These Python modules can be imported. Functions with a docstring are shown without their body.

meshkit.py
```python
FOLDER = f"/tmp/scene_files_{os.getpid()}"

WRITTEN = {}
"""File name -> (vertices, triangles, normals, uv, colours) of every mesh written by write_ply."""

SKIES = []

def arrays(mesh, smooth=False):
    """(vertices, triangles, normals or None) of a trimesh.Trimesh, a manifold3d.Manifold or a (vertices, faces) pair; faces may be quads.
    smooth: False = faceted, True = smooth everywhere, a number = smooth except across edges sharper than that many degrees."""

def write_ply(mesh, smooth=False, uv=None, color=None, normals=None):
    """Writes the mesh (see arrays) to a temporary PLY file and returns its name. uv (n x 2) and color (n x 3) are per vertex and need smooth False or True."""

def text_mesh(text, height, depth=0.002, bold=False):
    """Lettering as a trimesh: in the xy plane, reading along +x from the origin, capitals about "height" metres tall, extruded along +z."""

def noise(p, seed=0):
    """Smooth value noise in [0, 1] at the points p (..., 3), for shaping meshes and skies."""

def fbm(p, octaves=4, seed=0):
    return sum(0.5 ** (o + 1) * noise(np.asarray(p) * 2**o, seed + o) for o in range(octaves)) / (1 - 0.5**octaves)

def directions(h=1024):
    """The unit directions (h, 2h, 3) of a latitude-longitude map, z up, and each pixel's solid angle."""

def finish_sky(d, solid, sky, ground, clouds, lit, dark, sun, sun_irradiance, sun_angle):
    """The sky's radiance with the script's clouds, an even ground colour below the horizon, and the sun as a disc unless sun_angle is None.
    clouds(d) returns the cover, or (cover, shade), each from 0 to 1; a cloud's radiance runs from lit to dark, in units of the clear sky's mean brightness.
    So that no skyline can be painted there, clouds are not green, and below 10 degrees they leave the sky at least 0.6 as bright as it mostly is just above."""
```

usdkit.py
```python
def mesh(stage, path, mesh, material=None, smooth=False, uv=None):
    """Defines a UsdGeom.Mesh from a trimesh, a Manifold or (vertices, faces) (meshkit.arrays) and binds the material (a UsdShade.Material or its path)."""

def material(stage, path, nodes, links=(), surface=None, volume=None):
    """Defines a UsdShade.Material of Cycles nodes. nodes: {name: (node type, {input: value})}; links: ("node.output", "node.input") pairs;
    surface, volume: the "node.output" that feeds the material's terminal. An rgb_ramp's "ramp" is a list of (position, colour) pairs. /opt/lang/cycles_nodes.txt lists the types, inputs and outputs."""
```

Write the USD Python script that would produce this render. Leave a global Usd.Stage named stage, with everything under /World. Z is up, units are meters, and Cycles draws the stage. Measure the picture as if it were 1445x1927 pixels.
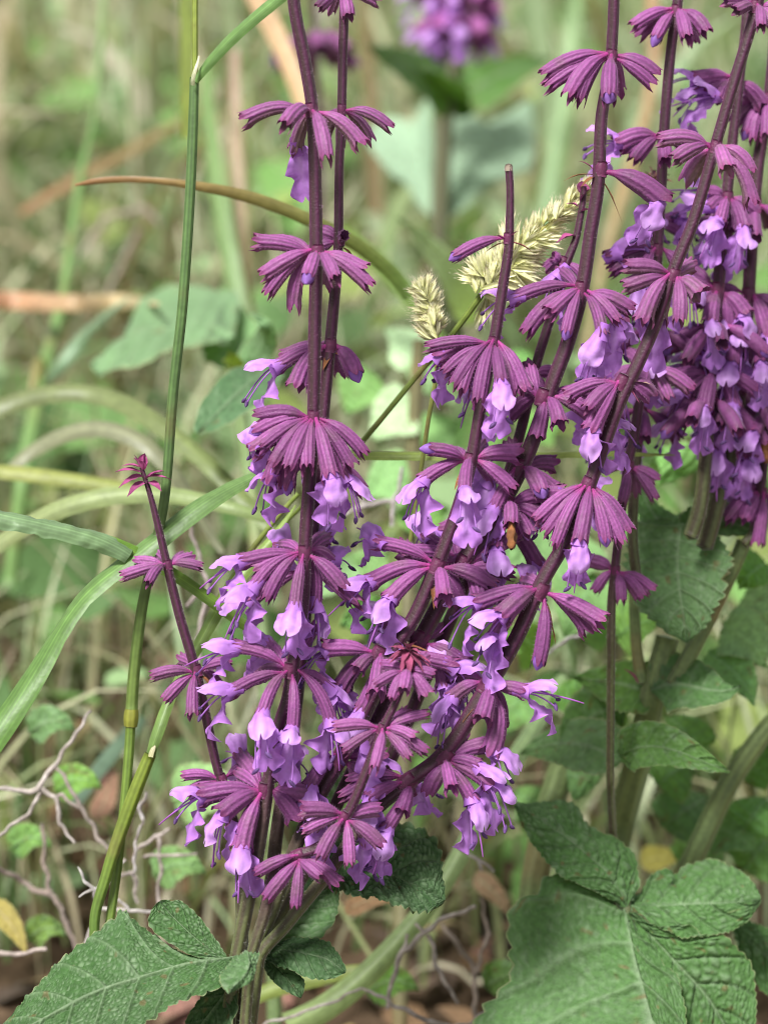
import math
import numpy as np
import usdkit, meshkit
from scipy.interpolate import CubicSpline, PchipInterpolator
from scipy.spatial import cKDTree
from pxr import Usd, UsdGeom, UsdLux, UsdShade, Gf, Sdf, Vt

stage = Usd.Stage.CreateInMemory()
UsdGeom.SetStageUpAxis(stage, UsdGeom.Tokens.z)
UsdGeom.SetStageMetersPerUnit(stage, 1.0)
world = UsdGeom.Xform.Define(stage, '/World')
UsdGeom.Scope.Define(stage, '/World/Looks')
stage.SetDefaultPrim(world.GetPrim())
rng = np.random.default_rng(11)
V = lambda *a: np.array(a, float)

# ---------------------------------------------------------------- camera, sky, sun, exposure
PITCH = math.radians(22.0)
FOCUS = 0.50                                   # metres to the flower stems
SPAN = 0.289                                   # picture width / distance (1 photo pixel = 0.1 mm on the stems)
PW, PH = 1445.0, 1927.0
fwd = V(0, math.cos(PITCH), -math.sin(PITCH))
right = V(1, 0, 0)
up = np.cross(right, fwd)
CAM = V(0, 0, 0.19) - fwd * FOCUS
cam = UsdGeom.Camera.Define(stage, '/World/camera')
cam.CreateHorizontalApertureAttr(36.0)
cam.CreateVerticalApertureAttr(36.0 * PH / PW)
cam.CreateFocalLengthAttr(36.0 / SPAN)
cam.CreateFocusDistanceAttr(FOCUS)
cam.CreateFStopAttr(17.5)
cam.CreateClippingRangeAttr(Gf.Vec2f(0.02, 500))
cam.CreateExposureAttr(2.3)
m = Gf.Matrix4d(1.0)
for i, a in enumerate((right, up, -fwd)):
    m.SetRow(i, Gf.Vec4d(*a, 0))
m.SetRow(3, Gf.Vec4d(*CAM, 1))
cam.AddTransformOp().Set(m)

SUN_EL, SUN_AZ = math.radians(63), math.radians(-140)       # high, behind the viewer's left shoulder, veiled
sun_dir = V(math.sin(SUN_AZ) * math.cos(SUN_EL), math.cos(SUN_AZ) * math.cos(SUN_EL), math.sin(SUN_EL))
sun = UsdLux.DistantLight.Define(stage, '/World/sun')
sun.CreateIntensityAttr(0.40)
sun.CreateAngleAttr(15.0)
sun.CreateColorAttr(Gf.Vec3f(1.0, 0.975, 0.95))
sun.CreateNormalizeAttr(True)
z_ = sun_dir; x_ = np.cross(V(0, 0, 1), z_); x_ /= np.linalg.norm(x_); y_ = np.cross(z_, x_)
m = Gf.Matrix4d(1.0)
for i, a in enumerate((x_, y_, z_)):
    m.SetRow(i, Gf.Vec4d(*a, 0))
sun.AddTransformOp().Set(m)

usdkit.material(stage, '/World/Looks/overcast_sky', {
    's': ('sky_texture', {'sky_type': 'single_scattering', 'sun_disc': False, 'sun_elevation': SUN_EL, 'sun_rotation': SUN_AZ}),
    'd': ('hsv', {'saturation': 0.16, 'value': 0.7}),
    'c': ('texture_coordinate', {}),
    'n': ('noise_texture', {'scale': 2.2, 'detail': 5.0}),
    'r': ('rgb_ramp', {'ramp': [(0.3, (0.78, 0.79, 0.81)), (0.7, (1.15, 1.14, 1.12))]}),
    'x': ('mix', {'mix_type': 'multiply', 'fac': 1.0}),
    'b': ('background_shader', {'strength': 0.05}),
}, [('s.color', 'd.color'), ('c.generated', 'n.vector'), ('n.fac', 'r.fac'), ('d.color', 'x.color1'), ('r.color', 'x.color2'), ('x.color', 'b.color')], surface='b.background')
dome = UsdLux.DomeLight.Define(stage, '/World/sky')
UsdShade.MaterialBindingAPI.Apply(dome.GetPrim()).Bind(UsdShade.Material.Get(stage, '/World/Looks/overcast_sky'))
dome.GetPrim().SetCustomDataByKey('kind', 'structure')
dome.GetPrim().SetCustomDataByKey('label', 'pale overcast sky')
dome.GetPrim().SetCustomDataByKey('category', 'sky')

# ---------------------------------------------------------------- materials (base colour = mesh primvar "tint" x fine grain)
def look(name, rough=0.6, spec=0.3, trans=0.0, sheen=0.0, grain=900.0, lo=0.82, hi=1.15, bump=0.0, bscale=1500.0, sheen_tint=(1, 1, 1), tcol=None):
    nodes = {
        'a': ('attribute', {'attribute': 'tint'}), 'g': ('geometry', {}),
        'n': ('noise_texture', {'scale': grain, 'detail': 3.0}),
        'r': ('rgb_ramp', {'ramp': [(0.3, (lo, lo, lo)), (0.7, (hi, hi, hi))]}),
        'x': ('mix', {'mix_type': 'multiply', 'fac': 1.0}),
        'p': ('principled_bsdf', {'roughness': rough, 'specular_ior_level': spec, 'sheen_weight': sheen, 'sheen_roughness': 0.45, 'sheen_tint': sheen_tint}),
    }
    links = [('g.position', 'n.vector'), ('n.fac', 'r.fac'), ('a.color', 'x.color1'), ('r.color', 'x.color2'), ('x.color', 'p.base_color')]
    if bump:
        nodes['bn'] = ('noise_texture', {'scale': bscale, 'detail': 2.0})
        nodes['b'] = ('bump', {'strength': bump, 'distance': 0.0004})
        links += [('g.position', 'bn.vector'), ('bn.fac', 'b.height'), ('b.normal', 'p.normal')]
    out = 'p.BSDF'
    if trans:
        nodes['t'] = ('translucent_bsdf', {})
        nodes['k'] = ('mix_closure', {'fac': trans})
        if tcol:
            nodes['tm'] = ('mix', {'mix_type': 'multiply', 'fac': 1.0, 'color2': tcol})
            links += [('x.color', 'tm.color1'), ('tm.color', 't.color')]
        else:
            links += [('x.color', 't.color')]
        links += [('p.BSDF', 'k.closure1'), ('t.BSDF', 'k.closure2')]
        out = 'k.closure'
    return usdkit.material(stage, '/World/Looks/' + name, nodes, links, surface=out)

MAT = {
    'calyx': look('calyx', 0.5, 0.22, 0.10, 0.10, 1400, 0.86, 1.12, 0.35, 2500, (0.95, 0.75, 0.95)),
    'petal': look('petal', 0.5, 0.25, 0.38, 0.12, 700, 0.90, 1.08, 0.25, 900, (1, .9, 1)),
    'stem': look('stem', 0.5, 0.3, 0.0, 0.08, 1100, 0.80, 1.15, 0.3, 2500, (0.95, 0.8, 0.9)),
    'leaf': look('leaf', 0.62, 0.2, 0.20, 0.06, 900, 0.80, 1.18, 0.4, 1800, (0.85, 0.95, 0.85), (1.3, 1.5, 0.4)),
    'grass': look('grass', 0.45, 0.4, 0.28, 0.06, 500, 0.85, 1.12, 0.2, 900, (1, 1, 1), (1.1, 1.2, 0.6)),
    'husk': look('husk', 0.45, 0.4, 0.25, 0.1, 900, 0.85, 1.15, 0.2, 1500),
    'wood': look('wood', 0.8, 0.2, 0.0, 0.05, 700, 0.7, 1.25, 0.6, 1200),
}
usdkit.material(stage, '/World/Looks/soil', {
    'g': ('geometry', {}), 'n': ('noise_texture', {'scale': 45.0, 'detail': 6.0, 'roughness': 0.65}),
    'r': ('rgb_ramp', {'ramp': [(0.3, (0.035, 0.022, 0.014)), (0.5, (0.10, 0.068, 0.042)), (0.62, (0.16, 0.11, 0.07)), (0.75, (0.075, 0.085, 0.03))]}),
    'b': ('bump', {'strength': 0.8, 'distance': 0.01}), 'p': ('principled_bsdf', {'roughness': 0.95, 'specular_ior_level': 0.1}),
}, [('g.position', 'n.vector'), ('n.fac', 'r.fac'), ('r.color', 'p.base_color'), ('n.fac', 'b.height'), ('b.normal', 'p.normal')], surface='p.BSDF')

# ---------------------------------------------------------------- naming and mesh output
used = {}
def numbered(parent, name):
    k = used.get((parent, name), 0)
    used[(parent, name)] = k + 1
    return f'{parent}/{name}' + (f'_{k:03d}' if k else '')

def tag(prim, label=None, cat=None, group=None, kind=None):
    for k, v in (('label', label), ('category', cat), ('group', group), ('kind', kind)):
        if v:
            prim.SetCustomDataByKey(k, v)

def thing(name, label, cat, group=None, kind=None):
    path = numbered('/World', name)
    x = UsdGeom.Xform.Define(stage, path)
    tag(x.GetPrim(), label, cat, group, kind)
    return path

def emit(parent, name, mesh, mat, label=None, cat=None, group=None, kind=None, path=None):
    v, f, c = mesh
    path = path or numbered(parent, name)
    a, b, d = v[f[:, 0]], v[f[:, 1]], v[f[:, 2]]
    fn = np.cross(b - a, d - a)
    n = np.zeros_like(v)
    for k in range(3):
        np.add.at(n, f[:, k], fn)
    ln = np.linalg.norm(n, axis=1, keepdims=True)
    n = np.where(ln > 0, n / np.maximum(ln, 1e-30), [0, 0, 1.0])
    p = UsdGeom.Mesh.Define(stage, path)
    p.CreatePointsAttr(Vt.Vec3fArray.FromNumpy(v.astype(np.float32)))
    p.CreateFaceVertexCountsAttr(Vt.IntArray.FromNumpy(np.full(len(f), 3, np.int32)))
    p.CreateFaceVertexIndicesAttr(Vt.IntArray.FromNumpy(f.astype(np.int32).ravel()))
    p.CreateSubdivisionSchemeAttr('none')
    p.CreateNormalsAttr(Vt.Vec3fArray.FromNumpy(n.astype(np.float32)))
    p.SetNormalsInterpolation('vertex')
    UsdGeom.PrimvarsAPI(p).CreatePrimvar('tint', Sdf.ValueTypeNames.Color3fArray, 'vertex').Set(Vt.Vec3fArray.FromNumpy(np.clip(c, 0, 1).astype(np.float32)))
    UsdShade.MaterialBindingAPI.Apply(p.GetPrim()).Bind(MAT[mat] if isinstance(mat, str) else mat)
    tag(p.GetPrim(), label, cat, group, kind)
    return path

def join(*ms):
    vs, fs, cs, n = [], [], [], 0
    for v, f, c in ms:
        vs.append(v); fs.append(f + n); cs.append(c); n += len(v)
    return np.vstack(vs), np.vstack(fs), np.vstack(cs)

def grid_faces(nu, nv, wrap=False):
    i, j = np.meshgrid(np.arange(nu - 1), np.arange(nv if wrap else nv - 1), indexing='ij')
    j2 = (j + 1) % nv
    a, b, c, d = i * nv + j, i * nv + j2, (i + 1) * nv + j2, (i + 1) * nv + j
    return np.concatenate([np.stack([a, b, c], -1).reshape(-1, 3), np.stack([a, c, d], -1).reshape(-1, 3)])

def unit(a):
    return a / np.maximum(np.linalg.norm(a, axis=-1, keepdims=True), 1e-12)

def spline(pts, n, kind='c'):
    pts = np.asarray(pts, float)
    t = np.r_[0, np.cumsum(np.linalg.norm(np.diff(pts[:, :2], axis=0), axis=1))]
    t /= t[-1]
    if len(pts) == 2:
        return pts[0] + (pts[1] - pts[0]) * np.linspace(0, 1, n)[:, None]
    return PchipInterpolator(t, pts)(np.linspace(0, 1, n)) if kind == 'p' else CubicSpline(t, pts)(np.linspace(0, 1, n))

def at(px, py, z):
    """World point seen at photo pixel (px, py) at z metres along the view axis."""
    z = np.interp(z, [0, .5, .64, .84, 9], [0, .5, .588, .84, 9])
    px, py, z = np.broadcast_arrays(np.asarray(px, float), np.asarray(py, float), np.asarray(z, float))
    s = SPAN / PW
    return CAM + z[..., None] * (fwd + ((px - PW / 2) * s)[..., None] * right - ((py - PH / 2) * s)[..., None] * up)

def frames(P, ref):
    T = unit(np.gradient(P, axis=0))
    U = np.asarray(ref, float) - T * (T @ np.asarray(ref, float))[:, None]
    U = unit(U)
    return T, U, np.cross(T, U)

def tube(P, rad, cols, ns=12, cross=None, ref=None, cap=True):
    """A tapered tube along P. cross(theta) scales the radius; cols (n,3) or (n,ns,3)."""
    P = np.asarray(P, float); n = len(P)
    if ref is None:
        d = unit(P[-1] - P[0]); ref = V(1, 0, 0) if abs(d[0]) < 0.8 else V(0, 0, 1)
    T, U, S = frames(P, ref)
    th = np.linspace(0, 2 * np.pi, ns, endpoint=False)
    k = np.ones(ns) if cross is None else cross(th)
    r = np.broadcast_to(np.asarray(rad, float), (n,))
    v = P[:, None] + r[:, None, None] * k[None, :, None] * (np.cos(th)[None, :, None] * U[:, None] + np.sin(th)[None, :, None] * S[:, None])
    c = np.asarray(cols, float)
    if c.ndim == 1: c = np.broadcast_to(c, (n, 3))
    if c.ndim == 2: c = np.broadcast_to(c[:, None], (n, ns, 3))
    f = grid_faces(n, ns, True)[:, ::-1]
    v, c = v.reshape(-1, 3), c.reshape(-1, 3)
    if cap:
        e = np.arange(ns); e2 = (e + 1) % ns
        tip, tail = len(v), len(v) + 1
        v = np.vstack([v, P[-1] + T[-1] * r[-1] * 0.4, P[0] - T[0] * r[0] * 0.2]); c = np.vstack([c, c[-1], c[0]])
        f = np.vstack([f, np.stack([np.full(ns, tip), (n - 1) * ns + e, (n - 1) * ns + e2], 1), np.stack([np.full(ns, tail), e2, e], 1)])
    return v, f, c

def hairs(base, direction, length, width, col):
    """One thin triangle per hair."""
    n = len(base)
    side = unit(np.cross(direction, -fwd + rng.normal(0, .3, (n, 3)))) * width
    v = np.stack([base - side, base + side, base + direction * np.asarray(length).reshape(-1, 1)], 1).reshape(-1, 3)
    return v, np.arange(3 * n).reshape(-1, 3), np.broadcast_to(np.asarray(col, float), (3 * n, 3)) if np.ndim(col) == 1 else np.repeat(col, 3, 0)

def sheet(spine, side, half, nv, bend=0.0, cols=None, ripple=0.0, seed=0, notch=None):
    """A petal or blade: half-widths along a spine, cross-section bent by bend (fraction of the half-width, + lifts the edges)."""
    n = len(spine)
    T = unit(np.gradient(spine, axis=0)); S = unit(side - T * np.sum(side * T, 1, keepdims=True)); N = np.cross(S, T)
    v = np.linspace(-1, 1, nv)
    w = np.asarray(half)[:, None]
    b = np.broadcast_to(np.asarray(bend, float), (n,))[:, None]
    sh = spine[:, None] + S[:, None] * (w * v)[..., None] + N[:, None] * (w * b * v * v)[..., None]
    if notch is not None:
        sh = sh + T[:, None] * notch[..., None]
    if ripple:
        sc = 1.0 / np.maximum(np.max(half), 1e-6)
        sh = sh + N[:, None] * (ripple * np.abs(v) * (meshkit.noise(sh * sc * 1.6, seed) - 0.5) * np.max(half))[..., None]
    c = np.broadcast_to(np.asarray(cols, float).reshape((-1, 1, 3)) if np.ndim(cols) < 3 else cols, (n, nv, 3))
    return sh.reshape(-1, 3), grid_faces(n, nv), c.reshape(-1, 3)

def lerp(a, b, t):
    t = np.asarray(t, float)[..., None]
    return np.asarray(a, float) * (1 - t) + np.asarray(b, float) * t

# ---------------------------------------------------------------- flower parts
RIDGE, GROOVE, FOOT = V(0.262, 0.072, 0.232), V(0.120, 0.038, 0.110), V(0.26, 0.028, 0.155)
HAIR = V(0.36, 0.19, 0.33)
def calyx_mesh(P0, Pc, P1, R, ref, state, tone, near, green=0.0, hue=(1, 1, 1)):
    """A ribbed, two-lipped calyx swept from its stalk P0 to its mouth P1, with five teeth and fine hairs."""
    nu, nr = (17, 9) if near else (9, 6)
    nth = nr * 4 if near else nr * 2
    patch = rng.uniform(0, 1)
    Pc = Pc + np.cross(P1 - P0, ref) * rng.normal(0, .035)
    L = np.linalg.norm(P1 - P0)
    open_ = {'f': 1.0, 's': 1.06, 'b': 0.86, 'd': 0.85}.get(state, 0.84)
    th = np.linspace(0, 2 * np.pi, nth, endpoint=False)
    u = np.linspace(0, 1, nu)
    prof = np.interp(u, [0, .07, .16, .27, .42, .60, .80, .93, 1], np.array([.24, .24, .30, .55, .80, .92, .98, .45 + .55 * open_, open_]))
    rib = np.cos(nr * th)
    ra = np.clip((u - .15) / .15, 0, 1)
    rr = R * prof[:, None] * (1 + ra[:, None] * (0.085 if near else .06) * rib[None]) * (1 + rng.normal(0, .012, (nu, nth)))
    # teeth: three above (angle 0 = up), two longer below
    tooth = np.zeros(nth)
    for a0, hgt, wd in ((0, .085, .5), (.95, .11, .5), (-.95, .11, .5), (2.4, .18, .5), (-2.4, .18, .5)):
        dd = np.abs((th - a0 + np.pi) % (2 * np.pi) - np.pi)
        tooth = np.maximum(tooth, hgt * np.clip(1 - dd / wd, 0, 1) ** 1.3)
    t = np.clip(u, 0, 1)[:, None] * (1 + 0 * tooth[None]) + (np.clip((u - .8) / .2, 0, 1) ** 1.5)[:, None] * (tooth - .04 * (tooth == 0))[None]
    B = lambda q: (1 - q)[..., None] ** 2 * P0 + (2 * q * (1 - q))[..., None] * Pc + (q ** 2)[..., None] * P1
    C = B(t)
    Tn = unit(np.broadcast_to(2 * (Pc - P0), C.shape) * (1 - t)[..., None] + 2 * (P1 - Pc) * t[..., None])
    Un = unit(ref - Tn * np.sum(Tn * ref, -1, keepdims=True)); Sn = np.cross(Tn, Un)
    flare = 1 + (np.clip((u - .88) / .12, 0, 1) ** 2)[:, None] * (tooth > .02)[None] * (.24 if state in 'fsd' else .12)
    v = C + (rr * flare)[..., None] * (np.cos(th)[None, :, None] * 1.0 * Un + 0.92 * np.sin(th)[None, :, None] * Sn)
    mixr = np.clip(.58 + .42 * rib * np.clip(.55 + rng.normal(0, .25), .2, 1), 0, 1)[None] * np.ones((nu, 1))
    under = np.clip(-np.cos(th), 0, 1)[None] * green
    groove = lerp(GROOVE, V(.13, .12, .06), np.clip(under + .25 * green, 0, 1))
    ridge = lerp(RIDGE, V(.17, .13, .10), under * .75)
    c = groove * (1 - mixr[..., None]) + ridge * mixr[..., None]
    pt = meshkit.noise(v * 420 + rng.uniform(0, 50), 3)
    c = lerp(c, V(.105, .075, .055), np.clip((pt - .52) * 2.2, 0, .4) * patch)
    foot = np.clip((.30 - u) / .22, 0, 1)[:, None]
    c = lerp(c, FOOT, foot * np.ones((1, nth)))
    c = c * tone * np.array(hue) * (1 + rng.normal(0, .05, (nu, nth, 1)))
    c = lerp(c, V(.16, .03, .10) * tone, (np.clip((u - .9) / .1, 0, 1)[:, None] * (tooth > .03)[None]))
    parts = [(v.reshape(-1, 3), grid_faces(nu, nth, True)[:, ::-1], c.reshape(-1, 3))]
    if near:
        n = 380
        ui = rng.integers(1, nu - 1, n); ti = (rng.integers(0, nr, n) * 4) % nth
        base = v[ui, ti]
        out = unit(base - C[ui, ti]) + .35 * Tn[ui, ti] + rng.normal(0, .25, (n, 3))
        parts.append(hairs(base, unit(out), rng.uniform(.00022, .00055, n), .0000105, HAIR))
    return join(*parts)

PET, PETL, PETD = V(.50, .215, .67), V(.70, .425, .84), V(.38, .135, .55)
def corolla_meshes(P, axis, ref, size, tone, near):
    """Two-lipped corolla from the mouth P along axis: tube, hooded upper lip, three-lobed hanging lower lip; stamens and style apart."""
    A = unit(axis); U = unit(ref - A * (A @ ref)); S = np.cross(A, U)
    k = size
    G = V(0, 0, -1.0)
    nu = 13 if near else 8; nv = 13 if near else 5
    ns = 14 if near else 8
    # tube
    q = np.linspace(0, 1, 6)
    sag = unit(A * 1.0 + G * .15)
    Pt = P + np.outer(q * 3.2 - 1.6, A) * k * .001 + np.outer(q ** 2, sag - A) * k * .002
    tubem = tube(Pt, k * .001 * np.interp(q, [0, .5, 1], [1.0, 1.25, 1.75]), lerp(PETD, PET, q), ns, ref=U, cap=False)
    M = Pt[-1]
    a2 = rng.normal(0, .09)
    # upper lip: a long hood
    q = np.linspace(0, 1, nu)
    Up = unit(A + U * (.10 + rng.normal(0, .12)) + S * a2)
    sp = (M + U * k * .0012 - A * k * .0012) + np.outer(q, Up) * k * .0068 + np.outer(np.sin(q * np.pi) * .9, U) * k * .0008 + np.outer(-q ** 3, U) * k * .0007
    half = k * .001 * np.interp(q, [0, .2, .45, .7, .86, .95, 1], [1.35, 1.6, 2.1, 2.4, 2.15, 1.55, .8]) * rng.uniform(.88, 1.12)
    v = np.linspace(-1, 1, nv)[None]
    notch = -np.exp(-(v / .22) ** 2) * np.clip((q - .78) / .22, 0, 1)[:, None] * k * .0014
    vein = (1 - .22 * np.exp(-((np.abs(v) - .45) / .13) ** 2) + .12 * np.exp(-(v / .16) ** 2)) * np.ones((nu, 1))
    cols = lerp(PET, PETL, np.clip(q * 1.1 - .15, 0, 1)[:, None] * (.5 + .5 * (1 - np.abs(v)))) * vein[..., None] * tone
    upl = sheet(sp, np.broadcast_to(S, sp.shape), half, nv, -np.interp(q, [0, .5, 1], [.9, .6 + rng.normal(0, .12), .15 + rng.normal(0, .25)]), cols, 1.0, int(rng.integers(1e6)), notch)
    # lower lip
    nl, ml = (16, 13) if near else (10, 7)
    q = np.linspace(0, 1, nl); v = np.linspace(-1, 1, ml)[None]
    end = unit(A * (.55 + rng.normal(0, .12)) - U * .55 + G * .8 + S * (a2 + rng.normal(0, .1)))
    d0 = unit(A + end * .6 - U * .2)
    sp = M - U * k * .0011 - A * k * .0012 + np.outer(q - q ** 2 / 2, d0) * k * .0090 + np.outer(q ** 2 / 2, end) * k * .0118
    half = k * .001 * np.interp(q, [0, .15, .28, .40, .50, .60, .75, .88, .97, 1], [1.3, 1.5, 2.5, 3.1, 2.3, 1.6, 2.5, 2.9, 2.5, 1.8])
    notch = (-np.exp(-(v / .18) ** 2) * .0012 - np.abs(v) ** 3 * .0006) * np.clip((q - .8) / .2, 0, 1)[:, None] * k
    cols = lerp(PET, PETL, np.exp(-(v / .28) ** 2) * np.clip(.9 - q, 0, 1)[:, None]) * (1 - .12 * np.exp(-((np.abs(v) - .5) / .1) ** 2))[..., None] * tone
    bend = np.interp(q, [0, .3, .45, .6, 1], [.9, -.15, -.75, -.2, -.45])
    low = sheet(sp, np.broadcast_to(S, sp.shape), half, ml, bend, cols, 1.7, int(rng.integers(1e6)), notch)
    body = join((tubem[0], tubem[1], tubem[2] * tone), upl, low)
    out = [('corolla', body, 'petal')]
    # stamens and style
    for sgn in (-1, 1):
        q = np.linspace(0, 1, 7)
        P_ = M + np.outer(q, A) * k * .004 + S * sgn * k * .0006 + np.outer(q ** 2, end) * k * (.0020 + rng.uniform(0, .0045)) + np.outer(q, S) * sgn * k * .0009
        st = tube(P_, k * .00016, PET * .8, 5)
        an = P_[-1] + np.outer(np.linspace(-1, 1, 5), unit(S * sgn + G * .6 + A * .4)) * k * .0009
        am = tube(an, k * .001 * np.array([.15, .36, .42, .36, .15]), V(.13, .06, .20) * rng.uniform(.7, 1.3), 6)
        out.append(('stamen', join(st, am), 'petal'))
    if near and rng.random() < .6:
        q = np.linspace(0, 1, 9)
        P_ = M + np.outer(q, unit(A + end * rng.uniform(.3, .9))) * k * rng.uniform(.007, .0105) + np.outer(np.sin(q * 3), U) * k * .0004
        out.append(('style', tube(P_, k * .001 * np.interp(q, [0, .85, 1], [.2, .17, .1]), lerp(PET, V(.35, .1, .40), q), 5), 'petal'))
    return out

def add_calyx(stem, P0, tip, outward, R, state, near, tone=1.0, flower=None, green=0.0, fsize=1.0, bulge=.14):
    ax = tip - P0
    L = np.linalg.norm(ax); A = ax / L
    upv = V(0, 0, 1)
    ref = unit(upv * .9 + outward * .5)
    lift = unit(ref - A * (A @ ref))
    Pc = P0 + ax * .42 + lift * L * bulge
    cp = emit(stem, 'calyx', calyx_mesh(P0, Pc, tip, R, ref, state, tone, near, green), 'calyx')
    te = unit(tip - Pc)
    if state == 'f':
        axis = te if flower is None else flower
        for name, mesh, mat in corolla_meshes(tip - te * R * .3, axis, ref, fsize, rng.uniform(.92, 1.06), near):
            emit(cp, name, mesh, mat)
    elif state == 'b':
        q = np.linspace(0, 1, 7)
        ln = fsize * rng.uniform(.0022, .0034)
        mesh = tube(tip - te * R * .5 + np.outer(q, te) * ln, R * np.array([.75, .78, .8, .78, .66, .42, .12]), lerp(V(.20, .08, .34), V(.36, .17, .56), q), 10, lambda a: 1 + .07 * np.cos(3 * a), ref=ref)
        emit(cp, 'bud', mesh, 'petal')
    elif state == 'd':
        q = np.linspace(0, 1, 8)
        Pd = tip - te * R * .4 + np.outer(q, unit(te + V(0, 0, -.5))) * .0052 * fsize
        mesh = tube(Pd, R * .8 * np.array([.5, .55, .62, .7, .74, .6, .66, .3]), lerp(V(.24, .10, .035), V(.12, .05, .02), rng.random(8)), 10, lambda a: 1 + .22 * np.cos(4 * a + 1) + .1 * np.cos(7 * a), ref=ref)
        mesh = (mesh[0] + (meshkit.noise(mesh[0] * 1200, 5)[:, None] - .5) * .0007, mesh[1], mesh[2])
        emit(cp, 'withered_corolla', mesh, 'wood')
    return cp

def bract(parent, P, d, ln, w, col):
    q = np.linspace(0, 1, 7); d = unit(d)
    s = unit(np.cross(d, V(0, 0, 1) + .2)); nrm = np.cross(s, d)
    sp = P + np.outer(q, d) * ln + np.outer(q ** 2, V(0, 0, -1)) * ln * .35
    emit(parent, 'bract', sheet(sp, np.broadcast_to(s, sp.shape), w * np.interp(q, [0, .25, .6, 1], [.4, 1, .7, .03]), 5, .35, lerp(col, np.array(col) * .7, q), .4, 3), 'wood' if col[0] > col[2] * 1.6 else 'calyx')

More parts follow.
